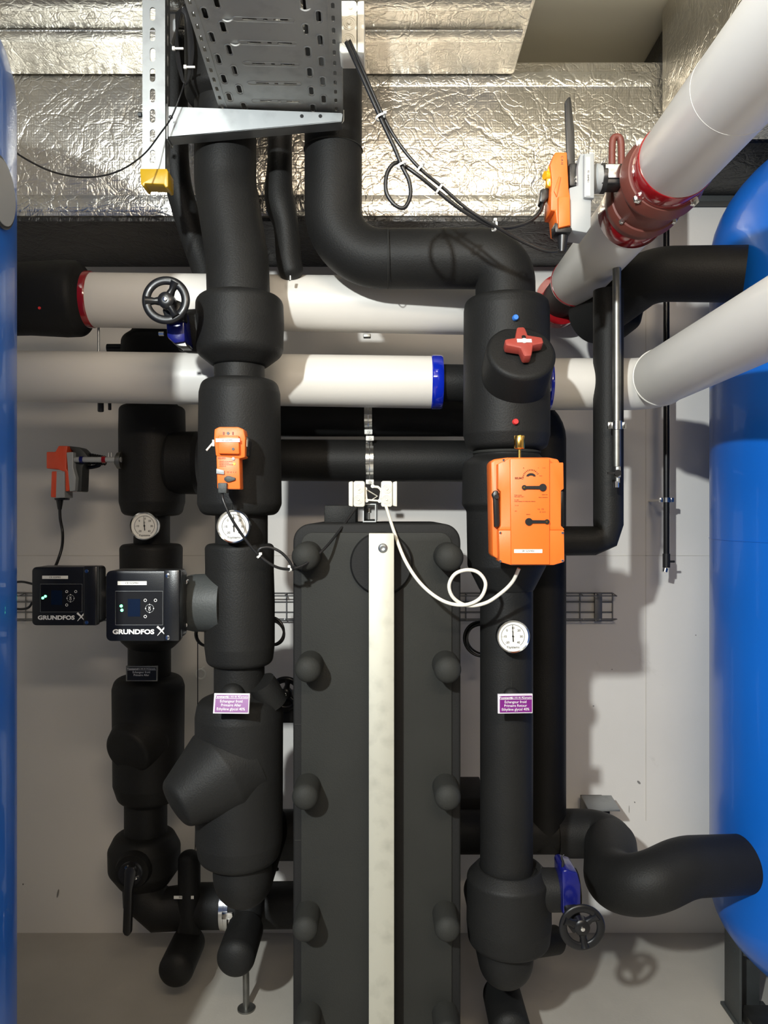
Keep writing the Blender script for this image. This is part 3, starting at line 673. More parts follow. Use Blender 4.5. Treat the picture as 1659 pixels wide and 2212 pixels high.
# capped stubs low left
def bulb(t, x, z, y0, y1, r):
    b = B(); b.lathe([(r*cos(a), -r*.7*sin(a)) for a in [pi/2*(1-k/7) for k in range(7)]]+[(r, 0), (r, y0-y1)]+[(r*cos(a), y0-y1+r*.6*sin(a)) for a in [pi/2*k/7 for k in range(1, 8)]], (x, y0, z), (0, -1, 0), 48)
    b.build('end_cap', 'rubber', t)
t = T('capped_stub', 'domed black stub above the steel post, below the strainer elbow', 'pipe stub', P(516, 2090, 2.15), (0, 0, 0), 'capped drain stubs near the floor')
b = B(); b.tube(fillet([P(540, 1930, 2.40), P(534, 2000, 2.34), (PX(528, 2.25), 2.24, PZ(2015, 2.25))], .05, 8), .042, 40); b.build('lagging', 'rubber', t)
bulb(t, PX(527, 2.25), PZ(2016, 2.25), 2.27, 2.13, .053)
t = T('capped_stub', 'domed black stub hanging lowest under the mitred pipe at the left', 'pipe stub', P(395, 2125, 2.3), (0, 0, 0), 'capped drain stubs near the floor')
b = B(); b.tube([P(409, 1856, 2.42), P(408, 2050, 2.42)], L(24, 2.42), 40, dome0=True); b.build('lagging', 'rubber', t)
bulb(t, PX(405, 2.42), PZ(2040, 2.42), 2.43, 2.29, .052)
# ------------------------------------------------------------------ column 1 (further left, behind)
Y1 = 2.48
v = T('insulated_valve', 'black lagged fitting seen between the two white pipes at the left', 'valve', P(325, 760, Y1))
b = B(); b.vbody(335, Y1, [(45, 700), (47, 716), (70, 733), (73, 800), (50, 850)], 20); b.build('lagging', 'rubber', v)
b = B(); b.cyl(P(232, 752, Y1), P(300, 752, Y1), L(9, Y1)); b.build('side_stub', 'black', v)
v = T('control_valve', 'black lagged control valve on the shaded far left column', 'valve', P(325, 1175, Y1))
b = B(); b.vbody(329, Y1, [(50, 860), (52, 876), (69, 880), (70, 930), (69, 1085), (62, 1112), (42, 1115)], 18); b.build('lagging', 'rubber', v)
b = B(); b.lathe([(L(60, Y1), 0), (L(66, Y1), .01), (L(67, Y1), .09), (L(60, Y1), .103)], P(366, 1000, Y1-.03), (1, 0, 0), 48); b.build('side_cap', 'rubber', v)
b = B(); vpipe(b, 328, Y1, 38, 1105, 1185); b.build('spool', 'rubber', v)
thermometer('round dial thermometer on the shaded far left column', 312, 1136, 31, 2.37, -5, .1)
a = T('valve_actuator', 'shaded red and grey actuator on a stem at the far left', 'actuator', P(140, 1075, 2.42)); Ya = 2.38
b = B(); b.ppx([(100, 976), (119, 976), (126, 963), (146, 963), (144, 977), (143, 1013), (149, 1020), (150, 1060), (141, 1062), (140, 1020), (124, 1013), (100, 1012)], Ya, Ya+.08, .003); b.ppx([(111, 1018), (123, 1018), (121, 1075), (109, 1074)], Ya, Ya+.06, .003); b.build('housing', 'orange_red', a)
b = B(); b.ppx([(122, 1018), (139, 1018), (140, 1075), (120, 1076)], Ya-.003, Ya+.06, .002); b.ppx([(143, 977), (158, 976), (158, 1010), (164, 1032), (162, 1060), (150, 1062), (146, 1014)], Ya-.002, Ya+.06, .003); b.build('grey_cover', 'grey', a)
b = B(); b.ppx([(146, 963), (172, 966), (182, 976), (190, 986), (178, 1010), (176, 1062), (164, 1062), (160, 1010), (158, 976)], Ya+.02, Ya+.08, .004); b.build('black_bracket', 'dark_grey', a)
b = B(); b.cyl(P(158, 993, Ya+.01), P(262, 993, Ya+.01), L(6, Ya), 24); st_ = b.build('stem', 'grey', a)
b = B(); b.cyl(P(173, 993, Ya+.01), P(180, 993, Ya+.01), L(7.5, Ya), 24); b.build('blue_ring', 'gear_blue', st_)
b = B(); b.cyl(P(221, 993, Ya+.01), P(229, 993, Ya+.01), L(7.5, Ya), 24); b.build('red_ring', 'red_tape', st_)
b = B(); b.tube(smooth([P(x, y, Ya+.06) for x, y in ((180, 986), (200, 990), (215, 1004), (190, 1010), (180, 1004))]), .006, 10)
for k in range(9): b.torus(P(186+k*5, 990+k*.6, Ya+.05), L(11.5-k*.3, Ya), .003, (1, 0, 0), 24, 6)
b.build('bellows', 'black', a)
b = B(); b.lathe([(L(18, Ya), 0), (L(18, Ya), .012), (L(10, Ya), .02)], P(263, 995, Ya+.02), (-1, 0, 0), 32); b.build('mount_flange', 'steel', a)
for x in (235, 241):
    b = B(); b.cyl(P(x, 978, Ya+.02), P(x, 989, Ya+.02), .002, 8); b.build('screw', 'chrome', a)
b = B(); b.ppx([(117, 1076), (140, 1076), (139, 1080), (118, 1080)], Ya+.01, Ya+.05, .001); b.lathe([(.011, 0), (.006, .03)], P(129, 1080, Ya+.03), (0, 0, -1), 20); b.build('cable_gland', 'black', a)
b = B(); b.tube(smooth([P(x, y, Y) for x, y, Y in ((129, 1095, Ya+.03), (130, 1120, Ya+.03), (135, 1150, Ya+.03), (134, 1180, 2.38), (126, 1208, 2.36), (116, 1232, 2.33))]), .0045, 12)
tag(b.build('cable', 'black'), 'black cable from the red and grey actuator down to the rear pump', 'cable')

pu = T('circulation_pump', 'rear black circulation pump in shade at the far left', 'pump', P(326, 1420, Y1))
b = B(); b.vbody(327, Y1, [(45, 1174), (66, 1176), (65, 1250), (66, 1380), (50, 1396), (45, 1400)], 16); b.build('lagging', 'rubber', pu)
b = B(); b.lathe([(L(38, 2.3), 0), (L(42, 2.3), .02), (L(44, 2.3), .12)], P(200, 1290, 2.34), (1, 0, 0), 48)
for k in range(7): b.torus(P(212+k*3, 1290, 2.34), L(45, 2.3), .002, (1, 0, 0), 40, 6)
b.build('motor', 'pump_black', pu)
b = B(); b.cyl(P(222, 1292, 2.36), P(300, 1292, 2.36), L(36, 2.36), 40); b.build('pump_head', 'dark_grey', pu)
control_box(pu, 69, 1225, 208, 1351, 2.14, 0, 'CE 525M02', 'a')
v = T('strainer', 'shaded black lagged strainer below the small black name plate', 'strainer', P(320, 1735, Y1))
b = B(); vpipe(b, 323, Y1, 45, 1385, 1480); b.build('spool', 'rubber', v)
b = B(); b.vbody(321, Y1, [(45, 1458), (70, 1464), (76, 1485), (74, 1690), (64, 1722), (45, 1733)], 20); b.build('lagging', 'rubber', v)
b = B(); pr = fillet([Vector((L(66, Y1), -.06, 0)), Vector((L(67, Y1), .03, 0)), Vector((L(50, Y1), .105, 0)), Vector((0, .115, 0))], .02, 6); b.lathe([(q.x, q.y) for q in pr], P(316, 1586, Y1-.02), Vector((-.30, -.85, -.30)).normalized(), 56); b.build('branch_cap', 'rubber', v)
nameplate('small black name plate on the shaded far left column', 306, 1455, 68, 33, 2.36, 'black', ('Echangeur froid', 'Primaire Aller'), back=.07, frame='steel')
v = T('ball_valve', 'black lagged shut-off valve with a long black lever at the bottom left', 'valve', P(310, 1910, Y1))
b = B(); vpipe(b, 315, Y1, 45, 1725, 1812); b.build('spool', 'rubber', v)
b = B(); b.vbody(312, Y1, [(45, 1796), (62, 1802), (76, 1830), (75, 1875), (52, 1908), (40, 1915)], 18); b.build('lagging', 'rubber', v)
b = B(); b.lathe([(L(40, Y1), 0), (L(38, Y1), .1), (L(34, Y1), .12)], P(311, 1846, Y1), (0, -1, 0), 48); b.build('stem_lagging', 'rubber', v)
Yh = 2.30
b = B(); b.lathe([(L(25, Yh), 0), (L(25, Yh), .012)], P(283, 1885, Yh+.012), (0, -1, 0), 40)
b.ppx([(268, 1882), (275, 1873), (290, 1874), (294, 1885), (285, 1925), (282, 2018), (276, 2024), (268, 2022), (264, 2014), (267, 1925)], Yh-.018, Yh+.002, .004, 2); lv = b.build('lever', 'black', v)
for x, y in ((274, 1874), (296, 1896)):
    b = B(); b.lathe([(.0055, 0), (.0055, .004), (.003, .004), (.003, .002)], P(x, y, Yh-.0), (0, -1, 0), 20); b.build('screw', 'chrome', lv)
v = T('insulated_pipe', 'black insulated pipe with mitred elbow leading right to the exchanger near the floor', 'pipe', P(450, 2000, 2.45)); Yp = 2.46
b = B(); b.tube([P(311, 1885, Y1), P(311, 1935, Yp), P(345, 1964, Yp), P(420, 1957, Yp), P(660, 1954, Yp)], L(46.5, Yp), 40); b.build('lagging', 'rubber', v)
b = B(); b.box(P(397, 1938.5, Yp-L(47, Yp)-.002), (L(42, Yp), .001, L(6.5, Yp))); s_ = b.build('sticker', 'paper', v); text('EG METZ', L(5, Yp), P(397, 1938.5, Yp-L(47, Yp)-.003), 'ink', s_)
v = T('pipe_clamp', 'shiny steel clamp around the low horizontal pipe by the strainer elbow', 'clamp', P(491, 2000, Yp))
b = B(); b.torus(P(491, 1955, Yp), L(48, Yp), .0025, (1, 0, 0), 56, 6)
b.lathe([(L(49, Yp), -.014), (L(49.5, Yp), -.014), (L(49.5, Yp), .014), (L(49, Yp), .014)], P(491, 1955, Yp), (1, 0, 0), 56, caps=False); b.build('band', 'chrome', v)
b = B(); b.box(P(491, 1978, Yp-.075), (.034, .006, .022), bev=.002); b.cyl(P(495, 1984, Yp-.072), P(495, 2010, Yp-.072), .008); b.build('clamp_bolt', 'chrome', v)
v = T('support_post', 'round steel post with floor flange under the low pipe, left of the exchanger', 'post', (PX(532, 2.32), 2.32, 0))
zc = PZ(2172, 2.32)
b = B(); b.cyl((PX(532, 2.32), 2.32, .004), (PX(530, 2.32), 2.32, PZ(1985, 2.32)), L(7, 2.32), 24); b.build('tube', 'steel', v)
b = B(); b.lathe([(L(19, 2.32), 0), (L(19, 2.32), .005), (L(17, 2.32), .006)], (PX(532, 2.32), 2.32, 0), (0, 0, 1), 40); b.build('flange', 'steel', v)
# left port pipe of exchanger
b = B(); b.cyl(P(560, 1803, 2.32), P(650, 1803, 2.32), L(52, 2.32), 48); tag(b.build('insulated_pipe', 'rubber'), 'black insulated stub joining the exchanger behind the strainer', 'pipe')
b = B(); b.lathe([(.006, 0), (.006, .016), (.009, .016), (.009, .022), (.005, .024)], P(596, 1862, 2.2), (0, -.3, -1), 12); tag(b.build('drain_cock', 'chrome'), 'tiny chromed drain cock between strainer and exchanger', 'valve')

# ------------------------------------------------------------------ horizontal black pipes behind
YB = 2.42
v = T('insulated_pipe', 'black insulated pipe directly under the blue-banded white pipe, bending down at the right', 'pipe', P(800, 940, YB))
b = B(); b.tube(fillet([P(590, 899, YB), P(1178, 899, YB), P(1178, 1010, YB), P(1178, 1825, YB)], [0, .075, 0, 0], 8), L(44, YB), 48); b.build('lagging', 'rubber', v)
v = T('insulated_pipe', 'second black insulated pipe running across, just above the white junction boxes', 'pipe', P(800, 1040, YB))
b = B(); b.tube([P(590, 994, YB), P(1120, 997, YB)], L(45, YB), 48); b.build('lagging', 'rubber', v)
v = T('pipe_clamp', 'pair of steel hanger bands round the two black pipes in the middle', 'clamp', P(798, 1045, YB))
for yc, x in ((899, 796), (996, 799)):
    b = B(); b.lathe([(L(45.6, YB), -.012), (L(46.6, YB), -.012), (L(46.6, YB), .012), (L(45.6, YB), .012)], P(x, yc, YB), (1, 0, 0), 56, caps=False); b.torus(P(x, yc, YB), L(46.5, YB), .0012, (1, 0, 0), 56, 6)
    b.build('band', 'chrome', v)
for x, y in ((796, 933), (799, 947), (799, 1041)):
    b = B(); b.box(P(x, y, YB-.06), (L(17, YB), .012, L(10, YB)), bev=.002); bl = b.build('lug', 'paper', v)
    b = B(); b.lathe([(.005, 0), (.005, .003)], P(x, y, YB-.066), (0, -1, 0), 6); b.build('screw', 'steel', bl)
b = B(); b.lathe([(L(61, YW)+.001, -.012), (L(62, YW)+.002, -.012), (L(62, YW)+.002, .012), (L(61, YW)+.001, .012)], P(793, 658, YW), (1, 0, 0), 56, caps=False)
b = B(); b.box(P(793, 726, YW), (L(16, YW), .02, L(8, YW)), bev=.002); tag(b.build('pipe_clamp', 'steel'), 'small grey clamp lug under the upper white pipe, centre', 'clamp')

# mounting rail with clips
v = T('mounting_rail', 'short hollow steel rail end above the exchanger, under the white clips', 'rail', P(798, 1128, 2.0))
me = holed([(-.017, -.024), (.017, -.024), (.017, .024), (-.017, .024)], [[(-.0145, -.021), (-.0145, .021), (.0145, .021), (.0145, -.021)]], .55)
me.transform(Matrix.Translation(P(798, 1108, 2.0)+Vector((0, .275, 0))) @ Matrix.Rotation(pi/2, 4, 'X')); link('channel', me, 'zinc', v)
b = B(); b.cyl(P(797, 1098, 2.0)+Vector((0, .02, 0)), P(797, 1108, 2.0)+Vector((0, .02, 0)), .006, 16); b.tube([P(797, 1100, 2.02), P(797, 1122, 2.02)], .003, 8); b.build('rail_bolt', 'steel', v)
v = T('conduit_clip', 'open white plastic clip frame between the two junction boxes', 'clip', P(805, 1085, 1.99))
Yc = 1.985
b = B(); b.tube([P(x, y, Yc) for x, y in ((789, 1056), (792, 1080), (820, 1082), (824, 1058), (816, 1052), (805, 1051))], .0035, 8); 
for x, y in ((789, 1056), (792, 1081), (820, 1082), (824, 1058), (805, 1050)): b.lathe([(.005, 0), (.005, .006)], P(x, y, Yc-.003), (0, 1, 0), 12)
b.build('frame', 'white', v)
b = B(); b.tube([P(790, 1057, Yc+.006), P(815, 1072, Yc+.03), P(800, 1082, Yc+.006)], .002, 8); b.build('strap', 'white', v)
def jbox(label, x0, x1, lidleft, y0, y1, Y, kn, gr=None, D=.06):
    v = T('junction_box', label, 'junction box', P((x0+x1)/2, y1, Y), (0, 0, 0), gr)
    lw = (x1-x0)*.30; bx0, bx1 = (x0+lw, x1) if lidleft else (x0, x1-lw); lx0, lx1 = (x0, x0+lw-1) if lidleft else (x1-lw+1, x1)
    ch = (bx1-bx0)*.12
    b = B(); b.ppx([(bx0, y0+ch), (bx0+ch, y0), (bx1-ch, y0), (bx1, y0+ch), (bx1, y1-ch), (bx1-ch, y1), (bx0+ch, y1), (bx0, y1-ch)], Y, Y+D, .003); b.build('box', 'white', v)
    b = B(); b.ppx([(lx0, y0+2), (lx1, y0), (lx1, y1), (lx0, y1-2)], Y-.003, Y+D+.003, .003); b.build('lid', 'white', v)
    for x, y in kn:
        R = L((bx1-bx0)*.38, Y); b = B()
        for q in (1, .72, .44): b.torus(P(x, y, Y-.0005), R*q, .0011, (0, 1, 0), 36, 8)
        b.lathe([(R*.3, 0), (R*.25, .004)], P(x, y, Y), (0, -1, 0), 24); b.build('knockout', 'white', v)
    return v
jbox('small white junction box with black cable, left of the clips', 753, 788, True, 1039, 1095, 1.97, [(775, 1056), (774, 1079)])
jbox('small white junction box with white cable, right of the clips', 823, 858, False, 1039, 1095, 1.97, [(836, 1056), (835, 1079)])
jbox('larger grey-white junction box beside the perforated cable tray', 733, 787, False, 0, 114, 1.62, [(757, 18), (754, 50), (752, 86)])

# ------------------------------------------------------------------ right column
Y3 = 1.95
t = T('insulated_pipe', 'wide black insulated pipe bending twice from the ceiling to the right column', 'pipe', P(1092, 650, Y3)); Yd = 2.02
b = B(); b.tube(fillet([P(720, -60, Yd), P(720, 559, Yd), P(1091, 559, Y3+.01), P(1092, 670, Y3)], [0, .135, .16, 0], 16), L(62, Yd), 56); b.build('lagging', 'rubber', t)
for x in (838, 961):
    b = B(); b.torus(P(x, 559, (Yd+Y3)/2), L(62.3, (Yd+Y3)/2+.01), .0012, (1, 0, 0), 56, 6); b.build('glue_seam', 'plate', t)
b = B(); b.torus(P(720, 325, Yd), L(62.5, Yd), .002, (0, 0, 1), 56, 6); b.build('glue_seam', 'plate', t)
v = T('balancing_valve', 'lagged balancing valve with a red four-lobed handle on the right column', 'valve', P(1093, 975, Y3))
b = B(); b.vbody(1094, Y3, [(52, 646), (88, 648), (92, 672), (93, 940), (86, 968), (66, 976)], 16); b.build('lagging', 'rubber', v)
axb = Vector((.03, -.86, .50)).normalized(); ob = P(1104, 842, Y3-.02)
b = B(); pr = fillet([Vector((L(78, 1.85), -.03, 0)), Vector((L(76, 1.8), .142, 0)), Vector((.0, .142, 0))], .012, 5); b.lathe([(q.x, q.y) for q in pr], ob, axb, 64); b.build('bonnet_lagging', 'rubber', v)
ht = ob+axb*.150
u = axb.cross(Vector((0, 0, 1))).normalized()*-1; w = axb.cross(u).normalized(); 
if w.z < 0: w = -w
pts = []
for k in range(4):
    a0 = k*pi/2+radians(5)
    for da, rr_ in ((-.60, .022), (-.26, .040), (-.17, .045), (.17, .045), (.26, .040)):
        pts.append(ht+u*(rr_*cos(a0+da))+w*(rr_*sin(a0+da)))
b = B(); b.prism(pts, axb*.026, .003, 2); hd = b.build('red_handle', 'handle_red', v); hd['label'] = 'brick red four-lobed handle'
b = B(); q = ht+axb*.0265
b.prism([q+u*x+w*y for x, y in ((-.017, -.005), (.017, -.005), (.017, .005), (-.017, .005))], axb*.0015); b.lathe([(.007, 0), (.007, .002)], q, axb, 20); b.build('white_insert', 'paper', hd)
b = B(); b.lathe([(.005, 0), (.005, .0012)], q+w*.012, axb, 16); b.build('screw_recess', 'black', hd)
for y, m in ((688, 'cap_blue'), (912, 'cap_red')):
    b = B(); b.lathe([(L(6.5, 1.83), 0), (L(6.5, 1.83), .012), (L(5, 1.83), .015)], P(1111.5, y, Y3-L(92, Y3)+.004), (.1, -1, 0), 24); b.build('test_point_cap', m, v)
v = T('butterfly_valve', 'lagged valve body behind the large orange actuator', 'valve', P(1085, 1280, Y3))
b = B(); b.vbody(1094, Y3, [(50, 968), (70, 972), (70, 985), (94, 1000), (96, 1090), (86, 1104), (84, 1222), (58, 1274), (50, 1280)], 14); b.build('lagging', 'rubber', v)
b = B(); b.torus(P(1094, 978, Y3), L(70, Y3), .004, (0, 0, 1), 56, 8); b.build('neck_ring', 'plate', v)
b = B(); b.cyl(P(1130, 1060, 1.74), P(1130, 1060, 1.90), .03); b.build('stem', 'dark_grey', v)
t = T('insulated_pipe', 'long straight black insulated pipe below the large orange actuator', 'pipe', P(1094, 1890, Y3))
b = B(); vpipe(b, 1094, Y3, 56.5, 1240, 1895); b.build('lagging', 'rubber', t); seamline(t, 1094, Y3, 57, 1450, 1478, .02)
b = B(); b.lathe([(L(18, 1.9), 0), (L(18, 1.9), .02)]+[(L(18, 1.9)*cos(a), .02+.012*sin(a)) for a in [pi/2*k/6 for k in range(1, 7)]], P(1102, 1502, 1.9), (0, -1, .15), 32); b.build('test_plug', 'rubber', t)
thermometer('round dial thermometer on the long pipe of the right column', 1108, 1374.5, 36, 1.84, -3)
nameplate('purple name plate standing off the long pipe of the right column', 1113, 1520, 76, 42, 1.82, 'purple', ('Echangeur froid', 'Primaire Retour', 'Ethylène glycol 40%'), rot=(0, 0, radians(3)), back=.045)
v = T('butterfly_valve', 'lagged valve with blue gearbox and black handwheel near the floor, right column', 'valve', P(1094, 2120, Y3))
b = B(); b.vbody(1099, Y3, [(56, 1878), (66, 1866), (90, 1892), (91, 1990), (87, 2030), (56, 2048), (50, 2050)], 14); b.build('lagging', 'rubber', v)
b = B(); b.lathe([(L(44, Y3), 0), (L(43, Y3), .10)], P(1160, 1922, Y3-.02), (1, 0, 0), 48); b.build('neck_lagging', 'rubber', v)
b = B(); b.ppx([(1214, 1882), (1224, 1878), (1232, 1882), (1248, 1886), (1255, 1912), (1255, 1958), (1246, 1975), (1216, 1978)], 1.86, 1.95, .006, 2, ); g = b.build('gearbox', 'gear_blue', v)
b = B(); b.ppx([(1222, 1965), (1250, 1962), (1262, 2000), (1240, 2020), (1226, 2000)], 1.84, 1.90, .005); b.build('bearing_cover', 'gloss_black', g)
b = B(); b.cyl(P(1257, 2002, 1.80), P(1257, 2002, 1.88), .010); b.build('shaft', 'steel', g)
b = B(); b.tube(smooth([P(1215, 1880, 1.88), P(1216, 1862, 1.88), P(1213, 1853, 1.88), P(1218, 1846, 1.88)]), [.004-.0001*i for i in range(25)], 8); b.build('wire_end', 'black', g)
handwheel(v, P(1257, 2003, 1.80), L(50, 1.80), 38)
v = T('insulated_pipe', 'black insulated elbow turning back below the low handwheel valve', 'pipe', P(1094, 2125, Y3))
b = B(); b.tube(fillet([P(1094, 2030, Y3), (PX(1094, Y3), Y3, PZ(2085, Y3)), (PX(1094, Y3), 2.34, PZ(2085, Y3))], .07, 14), L(58, Y3), 56); b.build('lagging', 'rubber', v)
b = B(); b.cyl(P(1130, 2040, 2.2), P(1200, 2030, 2.28), L(30, 2.2), 32); tag(b.build('insulated_pipe', 'rubber'), 'short black insulated stub behind the low handwheel', 'pipe')
t = T('capped_stub', 'domed black stub at the bottom edge beneath the right column', 'pipe stub', P(1084, 2230, 2.1), (0, 0, 0), 'capped drain stubs near the floor')
b = B(); b.tube(fillet([(PX(1094, Y3), 2.27, PZ(2085, Y3)), P(1084, 2110, 2.2), P(1085, 2180, 2.17)], .04, 8), L(32, 2.15), 40); b.build('lagging', 'rubber', t)
bulb(t, PX(1089, 2.15), PZ(2168, 2.15), 2.19, 2.04, .054)

# big orange actuator
a = T('valve_actuator', 'large bright orange actuator with black crank on the right column', 'actuator', P(1140, 1222, 1.68)); Ya = 1.66
b = B(); b.ppx([(1060, 1000), (1066, 992), (1096, 988), (1186, 988), (1206, 992), (1210, 1000), (1212, 1214), (1190, 1220), (1100, 1214), (1072, 1206), (1064, 1200)], Ya+.03, Ya+.10, .004); b.build('rear_housing', 'orange', a)
b = B(); b.ppx([(1076, 1002), (1102, 989), (1188, 989), (1190, 1000), (1217, 999), (1218, 1056), (1212, 1060), (1212, 1136), (1219, 1142), (1219, 1145), (1077, 1145), (1082, 1136), (1082, 1062), (1076, 1056)], Ya+.002, Ya+.06, .003); fh = b.build('front_housing', 'orange', a)
b = B(); b.ppx([(1077, 1145), (1219, 1145), (1220, 1214), (1196, 1221), (1104, 1221), (1079, 1214)], Ya+.001, Ya+.06, .003); tc_ = b.build('terminal_cover', 'orange', a)
b = B(); b.ppx([(1102, 990), (1188, 990), (1188, 1220), (1104, 1220)], Ya-.004, Ya+.02, .003); b.build('raised_spine', 'orange', a)
YL = Ya-.0045
def crank(x0, x1, y, par):
    b = B(); d_ = 1 if x1 > x0 else -1
    b.lathe([(L(8, Ya), 0), (L(8, Ya), .004)], P(x0, y, YL+.001), (0, -1, 0), 32); b.lathe([(L(5.2, Ya), 0), (L(5.2, Ya), .004)], P(x1, y, YL+.001), (0, -1, 0), 32)
    b.ppx([(x0, y-3.6), (x1, y-3.2), (x1, y+3.2), (x0, y+3.6)], YL-.0028, YL+.001); h = b.build('handle_indicator', 'black', par)
    b = B(); b.lathe([(L(2, Ya), 0), (L(2, Ya), .001)], P(x1, y, YL-.003), (0, -1, 0), 16); b.build('brass_dot', 'brass', h)
crank(1172, 1132, 1053, a); crank(1142, 1181, 1127, a)
b = B()
for k in range(13):
    an = radians(205-k*230/12*.62-32); c = Vector((cos(an), 0, sin(an)))
    b.tube([P(1147, 1032, YL-.0002)+c*L(15.5, Ya), P(1147, 1032, YL-.0002)+c*L(18.5, Ya)], .0008, 5)
b.build('scale_marks', 'ink_brown', a)
arc = [P(1147+10*cos(q), 1029-7*sin(q), YL) for q in [pi*k/10 for k in range(11)]]+[P(1147+5*cos(q), 1029-2*sin(q), YL) for q in [pi-pi*k/10 for k in range(11)]]
b = B(); b.prism(arc, (0, -.0008, 0)); b.build('position_window', 'black', a)
b = B(); b.ppx([(1064, 1068), (1068, 1060), (1074, 1059), (1078, 1064), (1077, 1072), (1080, 1130), (1078, 1138), (1069, 1139), (1067, 1078)], Ya+.012, Ya+.05, .002); b.lathe([(L(5, Ya), 0), (L(5, Ya), .006)], P(1072, 1073, Ya+.012), (0, -1, 0), 8); b.build('crank_handle', 'black', a)
b = B(); b.ppx([(1210, 1060), (1219, 1062), (1219, 1138), (1210, 1138)], Ya+.03, Ya+.08, .002); b.build('side_recess', 'black', a)
for x, y in ((1088, 994), (1081, 1151), (1215, 1151), (1081, 1212), (1215, 1211)):
    b = B(); b.lathe([(L(2.6, Ya), 0), (L(2.6, Ya), .002), (L(1.5, Ya), .003)], P(x, y, Ya+.001), (0, -1, 0), 16); b.build('screw', 'chrome', a)
s_ = sticker(a, 1141, 1190.5, 61, 8, YL-.0006, 'SR 525M01')
b = B(); b.lathe([(L(3.6, 1.7), 0), (L(3.6, 1.7), .020), (L(11, 1.7), .021), (L(12, 1.7), .023), (L(12, 1.7), .048), (L(11, 1.7), .050)], P(1122, 990, 1.70), (0, 0, 1), 10); b.build('brass_knob', 'brass', a)
text('BELIMO', L(5.5, Ya), P(1112, 1033, YL), 'ink_brown', a, align='LEFT', bold=.0002)
for s2, x, y, sz, al in (('Rotary actuator', 1111, 1069.5, 2.6, 'LEFT'), ('PRCA-BAC-S2-T', 1111, 1073, 3, 'LEFT'), ('24...240V', 1111, 1080, 2.6, 'LEFT'), ('AC/DC 50/60Hz 52W 90Nm IP66 NEMA4X', 1111, 1083.2, 2.5, 'LEFT'), ('T1 2 3', 1112, 1092, 3, 'LEFT'), ('2019', 1112, 1104, 2.3, 'LEFT'), ('belimo.com', 1183, 1068.5, 2.6, 'RIGHT'), ('Made in Switzerland', 1183, 1074.5, 2.4, 'RIGHT'), ('UL  CE', 1168, 1100, 4.5, 'CENTER'), ('X ! A H', 1172, 1106, 4, 'CENTER'), ('90', 1131, 1011, 2.6, 'CENTER'), ('0', 1163, 1011, 2.6, 'CENTER'), ('Y1 Y2', 1175, 1011, 2.4, 'CENTER'), ('A B C', 1168, 1028, 2.6, 'CENTER'), ('adaptation', 1141, 1111, 2.2, 'CENTER')):
    text(s2, L(sz, Ya), P(x, y, YL), 'ink_brown', a, align=al)

# orange/grey actuator of the top right valve
a = T('valve_actuator', 'orange and grey actuator with upright black lever at the top right', 'actuator', P(1225, 505, 1.69)); Ya = 1.66
b = B(); b.ppx([(1199, 328), (1225, 328), (1227, 372), (1229, 410), (1232, 424), (1233, 488), (1204, 493), (1200, 455), (1190, 455), (1190, 416), (1192, 390), (1188, 356)], Ya, Ya+.07, .003); oh = b.build('orange_housing', 'orange', a)
b = B(); b.ppx([(1206, 424), (1231, 424), (1232, 486), (1207, 492)], Ya-.008, Ya+.02, .002); b.build('lower_cover', 'orange', oh)
b = B(); b.ppx([(1197, 412), (1208, 380), (1212, 382), (1203, 425)], Ya-.004, Ya+.01, .001); b.build('rib', 'orange', oh)
b = B(); b.ppx([(1254, 331), (1283, 331), (1284, 420), (1278, 428), (1277, 490), (1268, 503), (1232, 497), (1230, 405), (1249, 400), (1248, 360)], Ya+.004, Ya+.075, .003); gh = b.build('grey_housing', 'grey', a)
b = B(); b.ppx([(1262, 331), (1284, 331), (1284, 428), (1262, 426)], Ya-.006, Ya+.03, .002); b.build('grey_cover', 'grey', gh)
b = B(); b.ppx([(1266, 339), (1275, 339), (1275, 423), (1266, 423)], Ya-.0075, Ya-.003); s_ = b.build('sticker', 'paper', a); text('FE 184M01', L(6, Ya), P(1270.5, 381, Ya-.008), 'ink', s_, spin=-pi/2)
b = B(); b.ppx([(1228, 209), (1233, 209), (1241, 280), (1243, 360), (1240, 402), (1229, 402), (1224, 320), (1221, 218)], Ya+.03, Ya+.042, .002); b.ppx([(1230, 352), (1250, 352), (1250, 402), (1230, 402)], Ya+.02, Ya+.06, .003); lv = b.build('lever', 'black', a)
for y in (385, 393):
    b = B(); b.lathe([(.004, 0), (.004, .005)], P(1246, y, Ya+.02), (0, -1, 0), 12); b.build('screw', 'chrome', lv)
b = B(); b.lathe([(L(10, Ya), 0), (L(11, Ya), .008), (L(9, Ya), .02)], P(1193, 382, Ya+.02), (-1, -.4, 0), 24); b.ppx([(1186, 356), (1196, 358), (1196, 404), (1183, 402), (1180, 386), (1183, 366)], Ya+.01, Ya+.04, .003); b.build('amber_knob', 'amber', a)
b = B(); b.lathe([(L(30, 1.7), 0), (L(31, 1.7), .012), (L(22, 1.7), .020)], P(1296, 386, 1.70), (-1, 0, 0), 40); b.build('grey_hub', 'grey', a)
b = B(); b.lathe([(L(30, 1.7), 0), (L(31, 1.7), .003), (L(31, 1.7), .010), (L(18, 1.7), .014)], P(1296, 386, 1.70), (1, 0, 0), 40); b.build('hub_ring', 'black', a)
b = B(); b.ppx([(1168, 408), (1186, 404), (1186, 425), (1176, 438), (1166, 436)], Ya+.02, Ya+.05, .003); b.build('cable_plug', 'black', a); b = B(); b.ppx([(1199, 480), (1236, 492), (1234, 502), (1200, 502)], Ya+.0, Ya+.04, .002); b.lathe([(.013, 0), (.008, .045)], P(1216, 500, Ya+.02), (-.05, 0, -1), 20); b.build('cable_gland', 'black', a)
text('C A H', L(7, Ya), P(1214, 346, Ya-.0002), 'ink', oh, spin=-pi/2)

